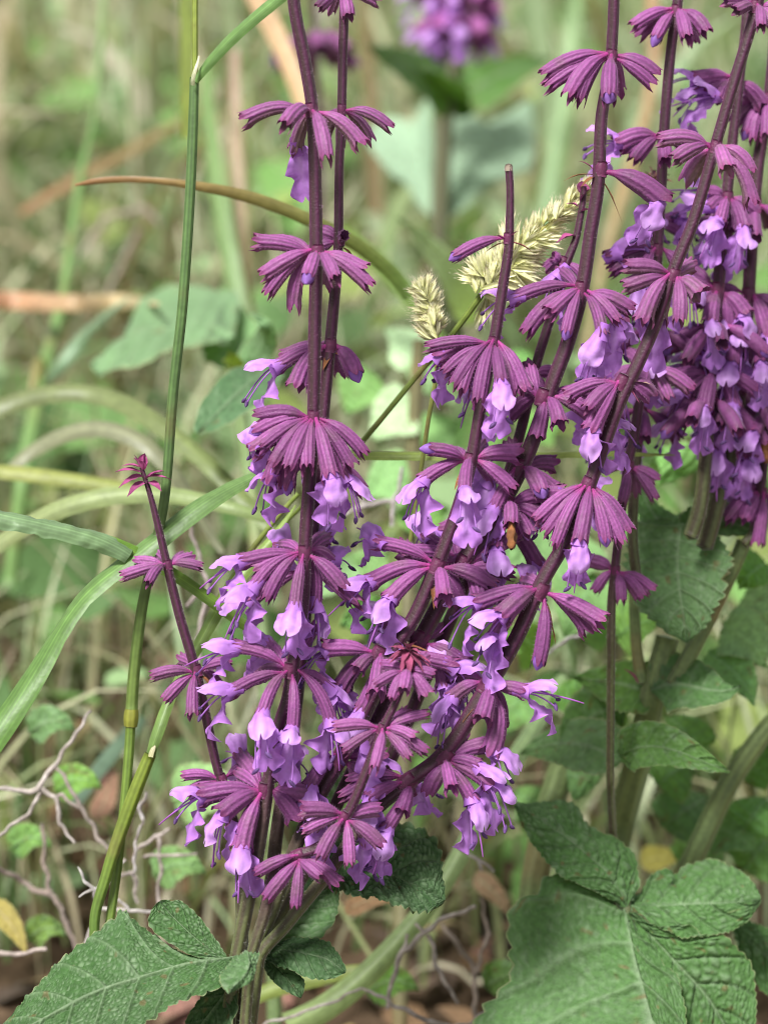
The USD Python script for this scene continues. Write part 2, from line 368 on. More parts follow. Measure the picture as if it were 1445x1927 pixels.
PURPLE, GREENST = V(.062, .013, .040), V(.090, .105, .038)
class Stem:
    """A square, grooved, hairy flower stem given by photo points (px, py, width px) standing z0 metres off."""
    def __init__(self, label, pts, z0, slope=-.10, near=True, green=(1450, 1750), group=None, name='flowering_stem', cat='flower stem', zpts=None, tone=1.0):
        self.near = near
        self.root = thing(name, label, cat, group)
        pts = np.asarray(pts, float)
        n = max(40, int(np.ptp(pts[:, 1]) / 9))
        q = spline(pts, n, 'p')
        z = z0 + slope * -(q[:, 1] - PH / 2) * 1e-4 if zpts is None else np.interp(q[:, 1], *zpts)
        self.px = q[:, :2]; self.z = z; self.P = at(q[:, 0], q[:, 1], z)
        self.r = q[:, 2] / 2 * .93 * SPAN / PW * z
        gt = np.clip((q[:, 1] - green[0]) / (green[1] - green[0]), 0, 1)
        ns = 24
        th = np.linspace(0, 2 * np.pi, ns, endpoint=False) + .5
        sq = np.cos(4 * (th - .5) + 1.2)
        g0 = lerp(V(.040, .018, .020), V(.065, .055, .030), gt)
        r0 = lerp(PURPLE, GREENST, gt)
        mx = np.clip(.5 + .7 * sq, 0, 1)[None, :, None]
        c = (g0[:, None] * (1 - mx) + r0[:, None] * mx) * tone
        body = tube(self.P, self.r, c, ns, lambda a: 1 + .075 * np.cos(4 * a + 1.2) + .03 * np.cos(8 * a + 2.4), ref=fwd)
        if near:
            nh = int(np.ptp(pts[:, 1]) * 1.5)
            i = rng.integers(0, n - 1, nh); a = rng.uniform(0, 2 * np.pi, nh)
            T, U, S = frames(self.P, fwd)
            d = np.cos(a)[:, None] * U[i] + np.sin(a)[:, None] * S[i]
            b = self.P[i] + (self.P[np.minimum(i + 1, n - 1)] - self.P[i]) * rng.random((nh, 1)) + d * self.r[i][:, None] * .97
            body = join(body, hairs(b, unit(d + T[i] * rng.normal(0, .3, (nh, 1))), rng.uniform(.0002, .0006, nh), .000014, lerp(V(.45, .28, .40), V(.5, .52, .45), gt[i])))
        emit(self.root, 'stem', body, 'stem')
    def where(self, cx, cy):
        i = np.argmin((self.px[:, 0] - cx) ** 2 + (self.px[:, 1] - cy) ** 2)
        return i
    def whorl(self, cx, cy, entries, L=122, R=19, tone=1.0, green=0.0, near=None, fsize=1.0, dz=0.0, bulge=.14):
        near = self.near if near is None else near
        i = self.where(cx, cy)
        z = self.z[i] + dz; s = SPAN / PW * z
        C = at(cx, cy, z)
        T = unit(self.P[min(i + 1, len(self.P) - 1)] - self.P[max(i - 1, 0)])
        crowd = .83 if len(entries) > 8 else 1.0
        for j, e in enumerate(entries):
            tx, ty, sg, st = e[:4]
            d2 = V(tx - cx, ty - cy); l2 = np.linalg.norm(d2)
            dep = min(math.sqrt(max(L * L - l2 * l2, 0)), .72 * L)
            v = (d2[0] * right - d2[1] * up - fwd * dep * sg) * s
            o = v - T * (T @ v); o = unit(o) if np.linalg.norm(o) > 1e-9 else right
            P0 = C + o * self.r[i] * .75 + T * self.r[i] * rng.uniform(-.5, .5)
            back = fwd * s * R * (.55 if j % 2 else -.25)
            P0 = P0 + back * .35
            tip = C + back + v * (rng.uniform(.82, .97) if st != 'f' else .93) - fwd * rng.normal(0, 5) * s
            fl = None
            if st == 'c' and rng.random() < .22: st = 's'
            if len(e) > 4:
                f2 = V(e[4] - tx, e[5] - ty); lf = np.linalg.norm(f2)
                fdep = math.sqrt(max(66 ** 2 - lf * lf, 0)) * (sg if sg else .0)
                fl = (f2[0] * right - f2[1] * up - fwd * fdep)
            add_calyx(self.root, P0, tip, o, R * .88 * crowd * s * rng.uniform(.80, 1.14), st, near, tone * rng.uniform(.76, 1.24), fl, green, fsize * s / 1e-4, bulge + rng.uniform(-.05, .09))
        # node collar
        q = np.linspace(-1, 1, 7)
        r = self.r[i]
        emit(self.root, 'node', tube(C + np.outer(q, T) * r * 1.3, r * (1.02 + .12 * (1 - q ** 2)), lerp(V(.10, .016, .055), V(.085, .018, .05), rng.random(7)), 14, ref=fwd), 'stem')
    def ring(self, cx, cy, n, L=105, R=17, droop=.55, pf=.4, near=False, tone=1.0, fsize=1.0, green=.2, phase=None, states='ccsb'):
        """A whorl whose calyces the photo shows only as a blur: spaced evenly round the stem."""
        i = self.where(cx, cy); z = self.z[i]; s = SPAN / PW * z
        C = at(cx, cy, z)
        T = unit(self.P[max(i - 1, 0)] - self.P[min(i + 1, len(self.P) - 1)])
        if T[2] < 0: T = -T
        X = unit(np.cross(T, fwd)); Y = np.cross(T, X)
        ph = rng.uniform(0, 6.28) if phase is None else phase
        for k in range(n):
            a = ph + 2 * np.pi * (k + rng.uniform(-.22, .22)) / n
            o = np.cos(a) * X + np.sin(a) * Y
            dr = droop + rng.normal(0, .18)
            d = unit(o - T * dr + V(0, 0, -.15))
            st = 'f' if rng.random() < pf else states[int(rng.integers(len(states)))]
            tip = C + o * self.r[i] + d * L * s * rng.uniform(.88, 1.08)
            add_calyx(self.root, C + o * self.r[i] * .75, tip, o, R * .86 * s, st, near, tone * rng.uniform(.88, 1.1), None, green, fsize * s / 1e-4)
        q = np.linspace(-1, 1, 7); r = self.r[i]
        emit(self.root, 'node', tube(C + np.outer(q, T) * r * 1.3, r * (1.03 + .15 * (1 - q ** 2)), V(.10, .018, .055), 12, ref=fwd), 'stem')
    def bracts(self, cx, cy, items):
        i = self.where(cx, cy); z = self.z[i]; s = SPAN / PW * z
        C = at(cx, cy, z)
        for tx, ty, sg, col in items:
            v = ((tx - cx) * right - (ty - cy) * up - fwd * sg * 15) * s
            bract(self.root, C + unit(v) * self.r[i] * .8, v, np.linalg.norm(v), 7 * s, V(*col))
    def buds(self, items, col=(.30, .06, .17), ln=.0038, w=.0009):
        for x, y, dx, dy, sg in items:
            i = self.where(x, y); z = self.z[i]; s = SPAN / PW * z
            C = at(x, y, z)
            d = unit(dx * right - dy * up - fwd * sg)
            bract(self.root, C + d * w * .4, d, ln * rng.uniform(.8, 1.25), w * rng.uniform(1.5, 2.3), V(*col) * rng.uniform(.7, 1.25))

BROWN, PINKB = (.22, .09, .035), (.24, .05, .12)

# ---------------------------------------------------------------- ground, meadow, litter
def ground_z(x, y):
    return (meshkit.fbm(np.stack([x * 3, y * 3, 0 * x], -1), 3, 4) - .5) * .05 * np.clip(1.6 - np.hypot(x, y) * .4, 0, 1)
gx = np.unique(np.r_[-150, -40, -10, -4, np.linspace(-1.6, 1.6, 60), 4, 10, 40, 150])
gy = np.unique(np.r_[-150, -40, -10, -3, np.linspace(-.8, 3.2, 70), 6, 12, 40, 150])
X, Y = np.meshgrid(gx, gy, indexing='ij')
gv = np.stack([X, Y, ground_z(X, Y)], -1).reshape(-1, 3)
emit('/World', 'ground', (gv, grid_faces(len(gx), len(gy)), np.full(gv.shape, .08)), UsdShade.Material.Get(stage, '/World/Looks/soil'), 'brown meadow soil under the grass and dead leaves', 'ground', kind='structure', path='/World/ground')

TAN, OLIVE, GREEN, PALE, STRAW, RUST = V(.40, .35, .23), V(.25, .285, .125), V(.16, .265, .10), V(.34, .42, .25), V(.52, .48, .36), V(.32, .21, .13)
def blades(n, x0, x1, y0, y1, hmin, hmax, wmin, wmax, probs, flop=.5, seed=1):
    r = np.random.default_rng(seed)
    x = r.uniform(-1, 1, n); y = r.uniform(y0, y1, n)
    x = x * (x0 + (x1 - x0) * (y - y0) / (y1 - y0))
    h = r.uniform(hmin, hmax, n); w = r.uniform(wmin, wmax, n)
    az = r.uniform(0, 2 * np.pi, n); fl = np.abs(r.normal(0, flop, n)) + .3 * min(flop, 1)
    pal = np.array([TAN, OLIVE, GREEN, PALE, STRAW, RUST])
    pr = np.array(probs, float); pr = pr[None] * np.ones((n, 1))
    pr[:, [0, 4, 5]] *= np.clip(1.1 - 1.1 * x / .35, .25, 2.4)[:, None]
    pr /= pr.sum(1, keepdims=True)
    k = (r.random(n)[:, None] > np.cumsum(pr, 1)).sum(1).clip(0, 5)
    k2 = (r.random(n)[:, None] > np.cumsum(pr, 1)).sum(1).clip(0, 5)
    t = np.linspace(0, 1, 7)
    d = np.stack([np.cos(az), np.sin(az), 0 * az], -1)
    lean = fl[:, None] * t ** 1.7
    ang = np.minimum(lean * 1.3, 2.3)
    dz = np.cos(ang); dh = np.sin(ang)
    cz = np.cumsum(dz, 1) / 7; ch = np.cumsum(dh, 1) / 7
    base = np.stack([x, y, ground_z(x, y) - .004], -1)
    sp = base[:, None] + d[:, None] * (ch * h[:, None])[..., None] + np.array([0, 0, 1.0]) * (cz * h[:, None])[..., None]
    sp[..., 2] = np.maximum(sp[..., 2], .004)
    fa = az + np.pi / 2 + r.normal(0, .6, n)
    side = np.stack([np.cos(fa), np.sin(fa), 0 * fa], -1)
    ww = w[:, None] * np.interp(t, [0, .3, .8, 1], [.6, 1, .6, .06])
    v = np.stack([sp - side[:, None] * ww[..., None], sp + side[:, None] * ww[..., None]], 2).reshape(-1, 3)
    c = pal[k][:, None] * (1 - t[None, :, None]) + pal[k2][:, None] * t[None, :, None] * .6 + pal[k][:, None] * t[None, :, None] * .4
    c = c * r.uniform(.75, 1.25, (n, 1, 1))
    c = np.repeat(c, 2, 1).reshape(-1, 3)
    q = grid_faces(7, 2)
    f = (np.arange(n)[:, None, None] * 14 + q[None]).reshape(-1, 3)
    return v, f, c
emit('/World', 'meadow_grass', join(
    blades(9000, .36, 1.0, .54, 2.8, .05, .19, .0007, .0026, (.13, .25, .30, .24, .07, .02), 1.3, 1),
    blades(3400, .2, .40, .13, .62, .04, .15, .0005, .0016, (.26, .2, .26, .16, .10, .02), 1.2, 2),
    blades(160, .3, .9, .7, 2.0, .2, .36, .0006, .0013, (.25, .22, .25, .12, .12, .04), .5, 3),
    blades(420, .3, .7, .46, 1.4, .10, .32, .0022, .0048, (.28, .16, .22, .2, .1, .06), 1.5, 4)),
    'grass', 'green and straw coloured meadow grass blurred behind the flowers', 'grass', kind='stuff')

def leaflets(n, x0, x1, y0, y1, z0, z1, smin, smax, pal, flat, seed, asp=.55):
    r = np.random.default_rng(seed)
    y = r.uniform(y0, y1, n); x = r.uniform(-1, 1, n) * (x0 + (x1 - x0) * (y - y0) / (y1 - y0))
    z = ground_z(x, y) + r.uniform(z0, z1, n)
    s = r.uniform(smin, smax, n)
    nr = unit(np.stack([r.normal(0, flat, n), r.normal(-.1, flat, n), np.ones(n)], -1))
    a = r.uniform(0, 6.28, n); t = np.stack([np.cos(a), np.sin(a), 0 * a], -1)
    t = unit(t - nr * np.sum(t * nr, 1, keepdims=True)); b = np.cross(nr, t)
    th = np.linspace(0, 2 * np.pi, 9)[:-1]
    ring = np.stack([np.cos(th), asp * np.sin(th) * (1 - .25 * np.cos(th))], 1)
    P = np.stack([x, y, z], -1)
    v = P[:, None] + s[:, None, None] * (ring[None, :, :1] * t[:, None] + ring[None, :, 1:] * b[:, None] + (.18 * ring[:, :1] ** 2 - .25 * ring[:, 1:] ** 2)[None] * -nr[:, None])
    v = np.concatenate([P[:, None], v], 1)
    f1 = np.stack([np.zeros(8, int), 1 + np.arange(8), 1 + (np.arange(8) + 1) % 8], 1)
    f = (np.arange(n)[:, None, None] * 9 + f1[None]).reshape(-1, 3)
    pal = np.array(pal)
    c = pal[r.integers(len(pal), size=n)] * r.uniform(.7, 1.3, (n, 1))
    return v.reshape(-1, 3), f, np.repeat(c, 9, 0)
emit('/World', 'leaf_litter', leaflets(5200, .25, .8, .06, 1.8, .001, .012, .003, .010, [V(.18, .11, .06), V(.26, .18, .11), V(.10, .07, .05), V(.28, .21, .09), V(.22, .115, .09), V(.07, .055, .04)], .35, 5),
     'wood', 'fallen brown and yellow dead leaves on the soil', 'dead leaves', kind='stuff')
emit('/World', 'ground_cover', leaflets(2300, .25, .9, .16, 1.9, .008, .10, .005, .022, [V(.10, .20, .05), V(.13, .25, .07), V(.20, .30, .14), V(.08, .15, .05), V(.22, .28, .08)], .45, 6),
     'leaf', 'small low green leaves growing among the litter', 'ground cover', kind='stuff')

# ---------------------------------------------------------------- leaves with toothed edges, veins and a wrinkled surface
LEAF, LEAFP, LEAFV = V(.045, .105, .028), V(.165, .24, .135), V(.21, .28, .17)
def leaf_mesh(spine, left, right_, nu=70, nv=41, teeth=16, serr=.10, rug=.0006, cell=.0011, col=LEAF, pale=.35, veins=7, seed=0, curl=0.0, wave=0.0, under=None):
    """spine, left and right_ are world polylines from leaf base to tip; the surface spans them."""
    u = np.linspace(0, 1, nu); v = np.linspace(-1, 1, nv)
    def res(p):
        p = np.asarray(p, float)
        t = np.r_[0, np.cumsum(np.linalg.norm(np.diff(p, axis=0), axis=1))]; t /= t[-1]
        return PchipInterpolator(t, p)(u)
    S, Lf, Rt = res(spine), res(left), res(right_)
    av = np.abs(v)[None, :]
    edge = np.where((v < 0)[None, :, None], Lf[:, None], Rt[:, None])
    r = np.random.default_rng(seed)
    tl = u * teeth + np.cumsum(r.normal(0, .06, nu)) * 0
    saw = np.stack([np.abs(((u * teeth * (1 + .0) + o + .25 * np.sin(u * 17 + o)) % 1) - .35) / .65 for o in (0, .4)])
    big = np.stack([.5 + .5 * np.sin(u * teeth * 1.7 + o) for o in (0, 2)])
    sw = np.where((v < 0)[None], saw[0][:, None] + .5 * big[0][:, None], saw[1][:, None] + .5 * big[1][:, None])
    fac = av * (1 - serr * sw * av ** 5)
    P = S[:, None] + (edge - S[:, None]) * fac[..., None]
    du = np.gradient(P, axis=0); dv = np.gradient(P, axis=1)
    N = unit(np.cross(dv, du))
    wid = np.linalg.norm(Lf - Rt, axis=1).max()
    # veins
    q = u[:, None] * veins - av * 1.25 + .0
    dvein = np.abs((q + .5) % 1 - .5) / veins * np.linalg.norm(S[-1] - S[0]) * .8
    dmid = av * wid * .5
    vein = np.maximum(np.exp(-(dvein / (.011 * wid)) ** 2) * (av < .97), np.exp(-(dmid / (.016 * wid)) ** 2))
    # wrinkles
    lu = np.linalg.norm(np.diff(S, axis=0), axis=1).sum()
    uv = np.stack([u[:, None] * lu + 0 * av, v[None] * wid * .5 + 0 * u[:, None]], -1).reshape(-1, 2)
    k = int(lu * wid / cell ** 2)
    pts = np.stack([r.uniform(0, lu, k), r.uniform(-wid / 2, wid / 2, k)], 1)
    d, _ = cKDTree(pts).query(uv, k=2)
    cellv = np.clip((d[:, 1] - d[:, 0]) / cell, 0, 1).reshape(nu, nv)
    bul = np.sqrt(np.clip(cellv, 0, 1)) * (1 - .8 * vein)
    low = (meshkit.noise(np.stack([u[:, None] * 5 + 0 * av, v[None] * 2 + 0 * u[:, None], 0 * av + 0 * u[:, None]], -1) + seed, 3) - .5)
    P = P + N * (rug * bul - rug * .7 * vein + low * wave * wid + curl * wid * av ** 2)[..., None]
    sp = np.clip(cellv * 1.4, 0, 1) * (.5 + .9 * meshkit.noise(np.concatenate([uv * 350, 0 * uv[:, :1]], 1), 9).reshape(nu, nv))
    c = lerp(col, np.maximum(LEAFP, np.asarray(col) * 1.3), np.clip(pale * sp * 1.25 + .15 * low, 0, 1))  # paler cell centres: hair tufts, with lit bumps painted into the colour
    c = lerp(c, np.maximum(LEAFV, np.asarray(col) * 1.3), np.clip(vein * (.35 + .4 * np.exp(-(dmid / (.03 * wid)) ** 2)), 0, 1) * .75)
    c = lerp(c, V(.30, .30, .16), (np.clip(av - .975, 0, 1) * 40).clip(0, .6) * np.ones((nu, 1)))
    c = c * (.88 + .24 * meshkit.noise(np.concatenate([uv * 90, 0 * uv[:, :1]], 1), 2).reshape(nu, nv))[..., None]
    sn = meshkit.noise(np.concatenate([uv * 520, 0 * uv[:, :1] + seed], 1), 4).reshape(nu, nv)
    c = lerp(c, V(.13, .085, .035), np.clip((sn - .87) * 9, 0, .6))
    return P.reshape(-1, 3), grid_faces(nu, nv), c.reshape(-1, 3)

def tri(pts):
    p = np.asarray(pts, float)
    return at(p[:, 0], p[:, 1], p[:, 2])

def leaf(parent, pts, half, roll=0.0, label=None, prof=None, fold=.12, side=None, **kw):
    """A leaf along photo points (px, py, z), half px at its widest; roll turns the blade about its midrib."""
    q = spline(pts, 16) if len(pts) > 2 else spline(pts, 16)
    S = at(q[:, 0], q[:, 1], q[:, 2])
    T = unit(np.gradient(S, axis=0))
    s0 = unit(np.cross(T, fwd)); n0 = np.cross(s0, T)
    roll = abs(roll) * (1 if (T @ right).mean() > 0 else -1)          # the upper side looks at the sky
    sd = s0 * math.cos(roll) + n0 * math.sin(roll)
    nn = np.cross(T, sd)
    u = np.linspace(0, 1, 16)
    prof = prof or ([0, .04, .12, .3, .55, .8, 1], [.12, .62, .95, 1, .74, .36, .0])
    h = np.interp(u, *prof) * half * SPAN / PW * q[:, 2]
    e1 = S - sd * h[:, None] + nn * (h * fold)[:, None]; e2 = S + sd * h[:, None] + nn * (h * fold)[:, None]
    kw['col'] = np.asarray(kw.get('col', LEAF)) * V(1.08, 1.08, .78)
    kw.setdefault('nu', 44); kw.setdefault('nv', 21); kw.setdefault('cell', .0022)
    return emit(parent, 'leaf', leaf_mesh(S, e1, e2, **kw), 'leaf', label)

def blade(label, pts, c0, c1, face=.3, bend=.3, name='meadow_grass_strand', group=None, parent=None, cat='grass', ripple=.15, tip=True, base=False):
    """A grass blade along photo points (px, py, width px, z)."""
    n = 50
    q = spline(pts, n, 'c' if len(pts) > 3 else 'p')
    P = at(q[:, 0], q[:, 1], q[:, 3])
    T = unit(np.gradient(P, axis=0))
    s0 = unit(np.cross(T, fwd)); n0 = np.cross(s0, T)
    fa = np.interp(np.linspace(0, 1, n), np.linspace(0, 1, np.size(face)), np.ravel(face))
    sd = s0 * np.cos(fa)[:, None] + n0 * np.sin(fa)[:, None]
    t = np.linspace(0, 1, n)
    w = np.abs(q[:, 2]) / 2 * SPAN / PW * q[:, 3]
    nv = 21
    v = np.linspace(-1, 1, nv)
    c = lerp(c0, c1, t)[:, None] * (1 + .25 * np.exp(-(v / .09) ** 2) + .13 * np.cos(v * 21))[None, :, None]
    c = c * (.85 + .3 * meshkit.noise(np.stack([t[:, None] * 14 + 0 * v, v[None] * 2 + 0 * t[:, None], 0 * v + 0 * t[:, None]], -1), len(label or name)))[..., None]
    mesh = sheet(P, sd, w, nv, bend, c, ripple, len(label or name))
    if parent:
        return emit(parent, name, mesh, 'grass', label)
    return emit('/World', name, mesh, 'grass', label, cat, group)

def culm(parent, pts, cols, name='culm', mat='grass', ns=12):
    q = spline(pts, 60, 'p')
    P = at(q[:, 0], q[:, 1], q[:, 3]); ns = 28
    c = np.broadcast_to(np.asarray(cols(q) if callable(cols) else cols, float), (60, 3))
    th = np.linspace(0, 2 * np.pi, ns, endpoint=False)
    c = c[:, None] * (1 + .16 * np.cos(7 * th))[None, :, None] * (.8 + .4 * meshkit.noise(np.stack([q[:, 1:2] * .012 + 0 * th, np.cos(th)[None] * 2 + 0 * q[:, :1], np.sin(th)[None] * 2 + 0 * q[:, :1]], -1), 6))[..., None]
    c = lerp(c, V(.22, .15, .06), np.clip((meshkit.noise(np.stack([q[:, 1] * .02, q[:, 0] * .01, 0 * q[:, 0]], -1), 12) - .72) * 3, 0, .5)[:, None] * np.ones((1, ns)))
    return emit(parent, name, tube(P, q[:, 2] / 2 * SPAN / PW * q[:, 3], c, ns, lambda a: 1 + .05 * np.cos(7 * a), ref=fwd), mat)

def twig(label, branches, col=V(.40, .35, .33), z=.62, parent=None):
    """A dead twig: branches are lists of photo points (px, py, width px[, z])."""
    root = thing('dry_twig', label, 'twig')
    for k, b in enumerate(branches):
        b = np.array([list(p) + ([z] if len(p) == 3 else []) for p in b], float)
        t = np.r_[0, np.cumsum(np.hypot(*np.diff(b[:, :2], axis=0).T))]
        q = np.stack([np.interp(np.linspace(0, t[-1], 40), t, b[:, i]) for i in range(4)], 1)
        P = at(q[:, 0], q[:, 1], q[:, 3])
        s = SPAN / PW * q[:, 3]
        P = P + (meshkit.noise(P * 420, 3)[:, None] - .5) * unit(np.cross(np.gradient(P, axis=0), fwd)) * .0013
        r = q[:, 2] / 2 * .66 * s * (1 + .5 * (meshkit.noise(P * 900, 8) - .5))
        emit(root, 'twig_stem' if k == 0 else 'side_shoot', tube(P, r, lerp(np.asarray(col) * V(1.0, 1.06, 1.0), V(.19, .16, .135), meshkit.noise(P * 700, 5)), 9, lambda a: 1 + .12 * np.cos(3 * a)), 'wood')

# ---------------------------------------------------------------- plants further back
def edges(parent, sp, le, ri, label, **kw):
    emit(parent, 'leaf', leaf_mesh(tri(sp), tri(le), tri(ri), **kw), 'leaf', label)
# tall sage behind, top centre
bk = Stem('blurred sage stem behind the grass head with jagged leaf pair, sky reflection painted in', [(872, -420, 26), (868, -60, 34), (858, 60, 36), (838, 200, 36), (826, 440, 34), (800, 900, 34), (780, 1900, 34)], .84, 0, near=False, green=(-500, -200), zpts=([-420, 440, 1900], [.86, .84, .80]))
bk.ring(866, -20, 8, L=70, R=24, droop=.35, pf=.5, fsize=.6, tone=1.5)
bk.ring(862, 30, 8, L=66, R=22, droop=.8, pf=.3, fsize=.62, tone=1.6, states='cccc')
PW_ = V(.34, .44, .36)
edges(bk.root, [(840, 412, .845), (885, 335, .86), (935, 270, .88), (1000, 186, .91)], [(838, 405, .846), (846, 300, .87), (852, 200, .90), (888, 244, .895), (925, 228, .905), (1000, 186, .91)], [(842, 416, .844), (880, 392, .848), (930, 345, .855), (1012, 318, .865), (1010, 262, .885), (1000, 186, .91)], 'broad green leaf with jagged edge, sky reflection painted pale', teeth=7, serr=.10, col=V(.26, .37, .25), pale=.9, veins=5, seed=3, wave=.04)  # the pale tone puts the reflected sky into the leaf colour
edges(bk.root, [(826, 412, .845), (798, 330, .86), (760, 285, .875), (690, 258, .88)], [(822, 416, .844), (788, 395, .848), (755, 340, .855), (720, 318, .86), (690, 258, .88)], [(828, 405, .846), (822, 300, .87), (806, 182, .90), (778, 228, .895), (730, 222, .895), (690, 258, .88)], 'broad green leaf with jagged edge, sky reflection painted pale', teeth=7, serr=.10, col=V(.25, .36, .24), pale=.9, veins=5, seed=4, wave=.04)
leaf(bk.root, [(850, 190, .84), (800, 150, .82), (750, 120, .80), (690, 84, .78)], 62, .3, teeth=8, serr=.2, col=V(.06, .14, .035), pale=.3, seed=5)
leaf(bk.root, [(852, 190, .84), (900, 160, .83), (960, 130, .84), (1040, 110, .86)], 60, -.4, teeth=8, serr=.2, col=V(.06, .14, .03), pale=.25, seed=6)
leaf(bk.root, [(840, 175, .84), (825, 135, .78), (800, 130, .74)], 58, .1, teeth=8, serr=.2, col=V(.055, .13, .028), pale=.15, seed=7)
leaf(bk.root, [(890, 610, .76), (860, 530, .74), (810, 465, .73), (745, 405, .72)], 34, .2, 'long narrow pale grey green leaf', teeth=14, serr=.08, col=V(.32, .41, .33), pale=.8, seed=10)

b2 = Stem('blurred thin sage stem behind the twin tall stems', [(588, -300, 10), (592, 60, 12), (600, 200, 13), (606, 500, 13), (612, 1500, 13)], .80, 0, near=False, green=(300, 900))
b2.ring(592, 66, 7, L=86, R=20, droop=.55, pf=.1, tone=.9, fsize=.8)

lp = thing('sage_plant', 'low sage plant with broad pale leaf behind the tall grass culm', 'plant')
culm(lp, [(440, 700, 22, .70), (470, 900, 26, .68), (500, 1300, 26, .66), (520, 2300, 26, .64)], V(.13, .19, .07), 'stem', 'stem')
edges(lp, [(434, 645, .70), (370, 600, .705), (270, 635, .70), (178, 702, .69)], [(434, 640, .702), (424, 536, .75), (350, 528, .75), (282, 560, .74), (232, 622, .72), (178, 702, .69)], [(432, 652, .70), (390, 654, .69), (320, 664, .685), (250, 694, .68), (178, 702, .69)], 'broad pale grey green leaf', teeth=14, serr=.05, col=V(.145, .245, .115), pale=.7, seed=12, wave=.05)
leaf(lp, [(455, 700, .70), (440, 640, .72), (425, 580, .74), (418, 535, .75)], 70, .3, teeth=12, serr=.1, col=V(.14, .25, .14), pale=.7, seed=13)
leaf(lp, [(520, 690, .66), (470, 720, .64), (420, 765, .63), (370, 815, .62)], 44, .35, 'dark blue green oval leaf', teeth=12, serr=.05, col=V(.07, .145, .085), pale=.35, seed=14, prof=([0, .06, .25, .5, .75, .93, 1], [.2, .6, 1, 1, .8, .4, 0]))
leaf(lp, [(460, 700, .68), (490, 660, .67), (500, 640, .66), (470, 590, .66)], 40, -.5, teeth=12, serr=.05, col=V(.15, .26, .16), pale=.6, seed=15)
leaf(lp, [(430, 720, .69), (440, 690, .66), (430, 660, .65)], 30, 0, teeth=12, serr=.05, col=V(.20, .28, .07), pale=.3, seed=16)

# leafy sage clump at the right
rp = thing('sage_plant', 'leafy green sage clump with thick stems at the right', 'plant')
gs = lambda q: lerp(V(.145, .185, .060), V(.115, .165, .06), meshkit.noise(q[:, :3] * .05))
culm(rp, [(1335, 870, 26, .575), (1318, 950, 30, .57), (1300, 1010, 30, .575)], gs, 'stem', 'stem')
culm(rp, [(1375, 860, 26, .585), (1345, 960, 36, .58), (1325, 1030, 36, .58)], gs, 'stem', 'stem')
culm(rp, [(1255, 1200, 40, .585), (1232, 1290, 44, .585), (1200, 1430, 48, .60), (1165, 1560, 48, .62), (1120, 1800, 46, .62), (1080, 2600, 46, .58)], gs, 'stem', 'stem')
culm(rp, [(1400, 1020, 26, .58), (1340, 1150, 28, .58), (1265, 1290, 30, .58)], gs, 'stem', 'stem')
culm(rp, [(1192, 1100, 18, .585), (1196, 1200, 20, .585), (1208, 1285, 22, .585)], gs, 'stem', 'stem')
culm(rp, [(1480, 1330, 32, .61), (1380, 1460, 36, .61), (1320, 1580, 38, .61), (1270, 1700, 38, .61), (1180, 2500, 38, .57)], gs, 'stem', 'stem')
culm(rp, [(1060, 1440, 44, .64), (1030, 1540, 48, .63), (1000, 1700, 48, .62), (960, 2400, 48, .6)], gs, 'stem', 'stem')
leaf(rp, [(1285, 985, .575), (1275, 1040, .57), (1280, 1120, .562), (1292, 1212, .56)], 104, -.15, 'large grey green drooping leaf with toothed edge', teeth=15, serr=.13, col=V(.085, .165, .080), pale=.5, seed=21, nu=90, nv=51, cell=.0014, prof=([0, .05, .2, .42, .65, .85, 1], [.35, .75, .98, 1, .82, .48, 0]))
leaf(rp, [(1290, 1010, .578), (1330, 980, .575), (1380, 985, .575), (1440, 1010, .58)], 42, .5, teeth=12, serr=.12, col=V(.06, .13, .05), pale=.35, seed=22)
leaf(rp, [(1290, 1000, .58), (1240, 980, .59), (1215, 940, .60), (1200, 905, .6)], 40, -.4, teeth=12, serr=.15, col=V(.06, .14, .045), pale=.3, seed=23)
leaf(rp, [(1225, 1300, .58), (1290, 1290, .575), (1340, 1300, .57), (1395, 1290, .57)], 66, .55, teeth=12, serr=.1, col=V(.065, .145, .055), pale=.35, seed=24)
leaf(rp, [(1240, 1310, .585), (1180, 1290, .59), (1120, 1280, .60), (1075, 1275, .60)], 56, -.3, teeth=12, serr=.12, col=V(.09, .19, .045), pale=.25, seed=25)
leaf(rp, [(1166, 1425, .57), (1220, 1405, .562), (1290, 1420, .558), (1375, 1452, .556)], 46, .45, 'folded green leaf with pale edge', teeth=16, serr=.05, col=V(.075, .165, .045), pale=.4, seed=26, nu=70, nv=41, cell=.0014, fold=.35)
leaf(rp, [(1165, 1440, .585), (1110, 1405, .59), (1050, 1400, .60), (975, 1420, .61)], 62, -.5, teeth=12, serr=.08, col=V(.10, .19, .085), pale=.45, seed=27)
leaf(rp, [(1180, 1330, .60), (1130, 1340, .60), (1090, 1370, .60), (1060, 1430, .60)], 60, .1, teeth=12, serr=.08, col=V(.08, .17, .055), pale=.3, seed=28)
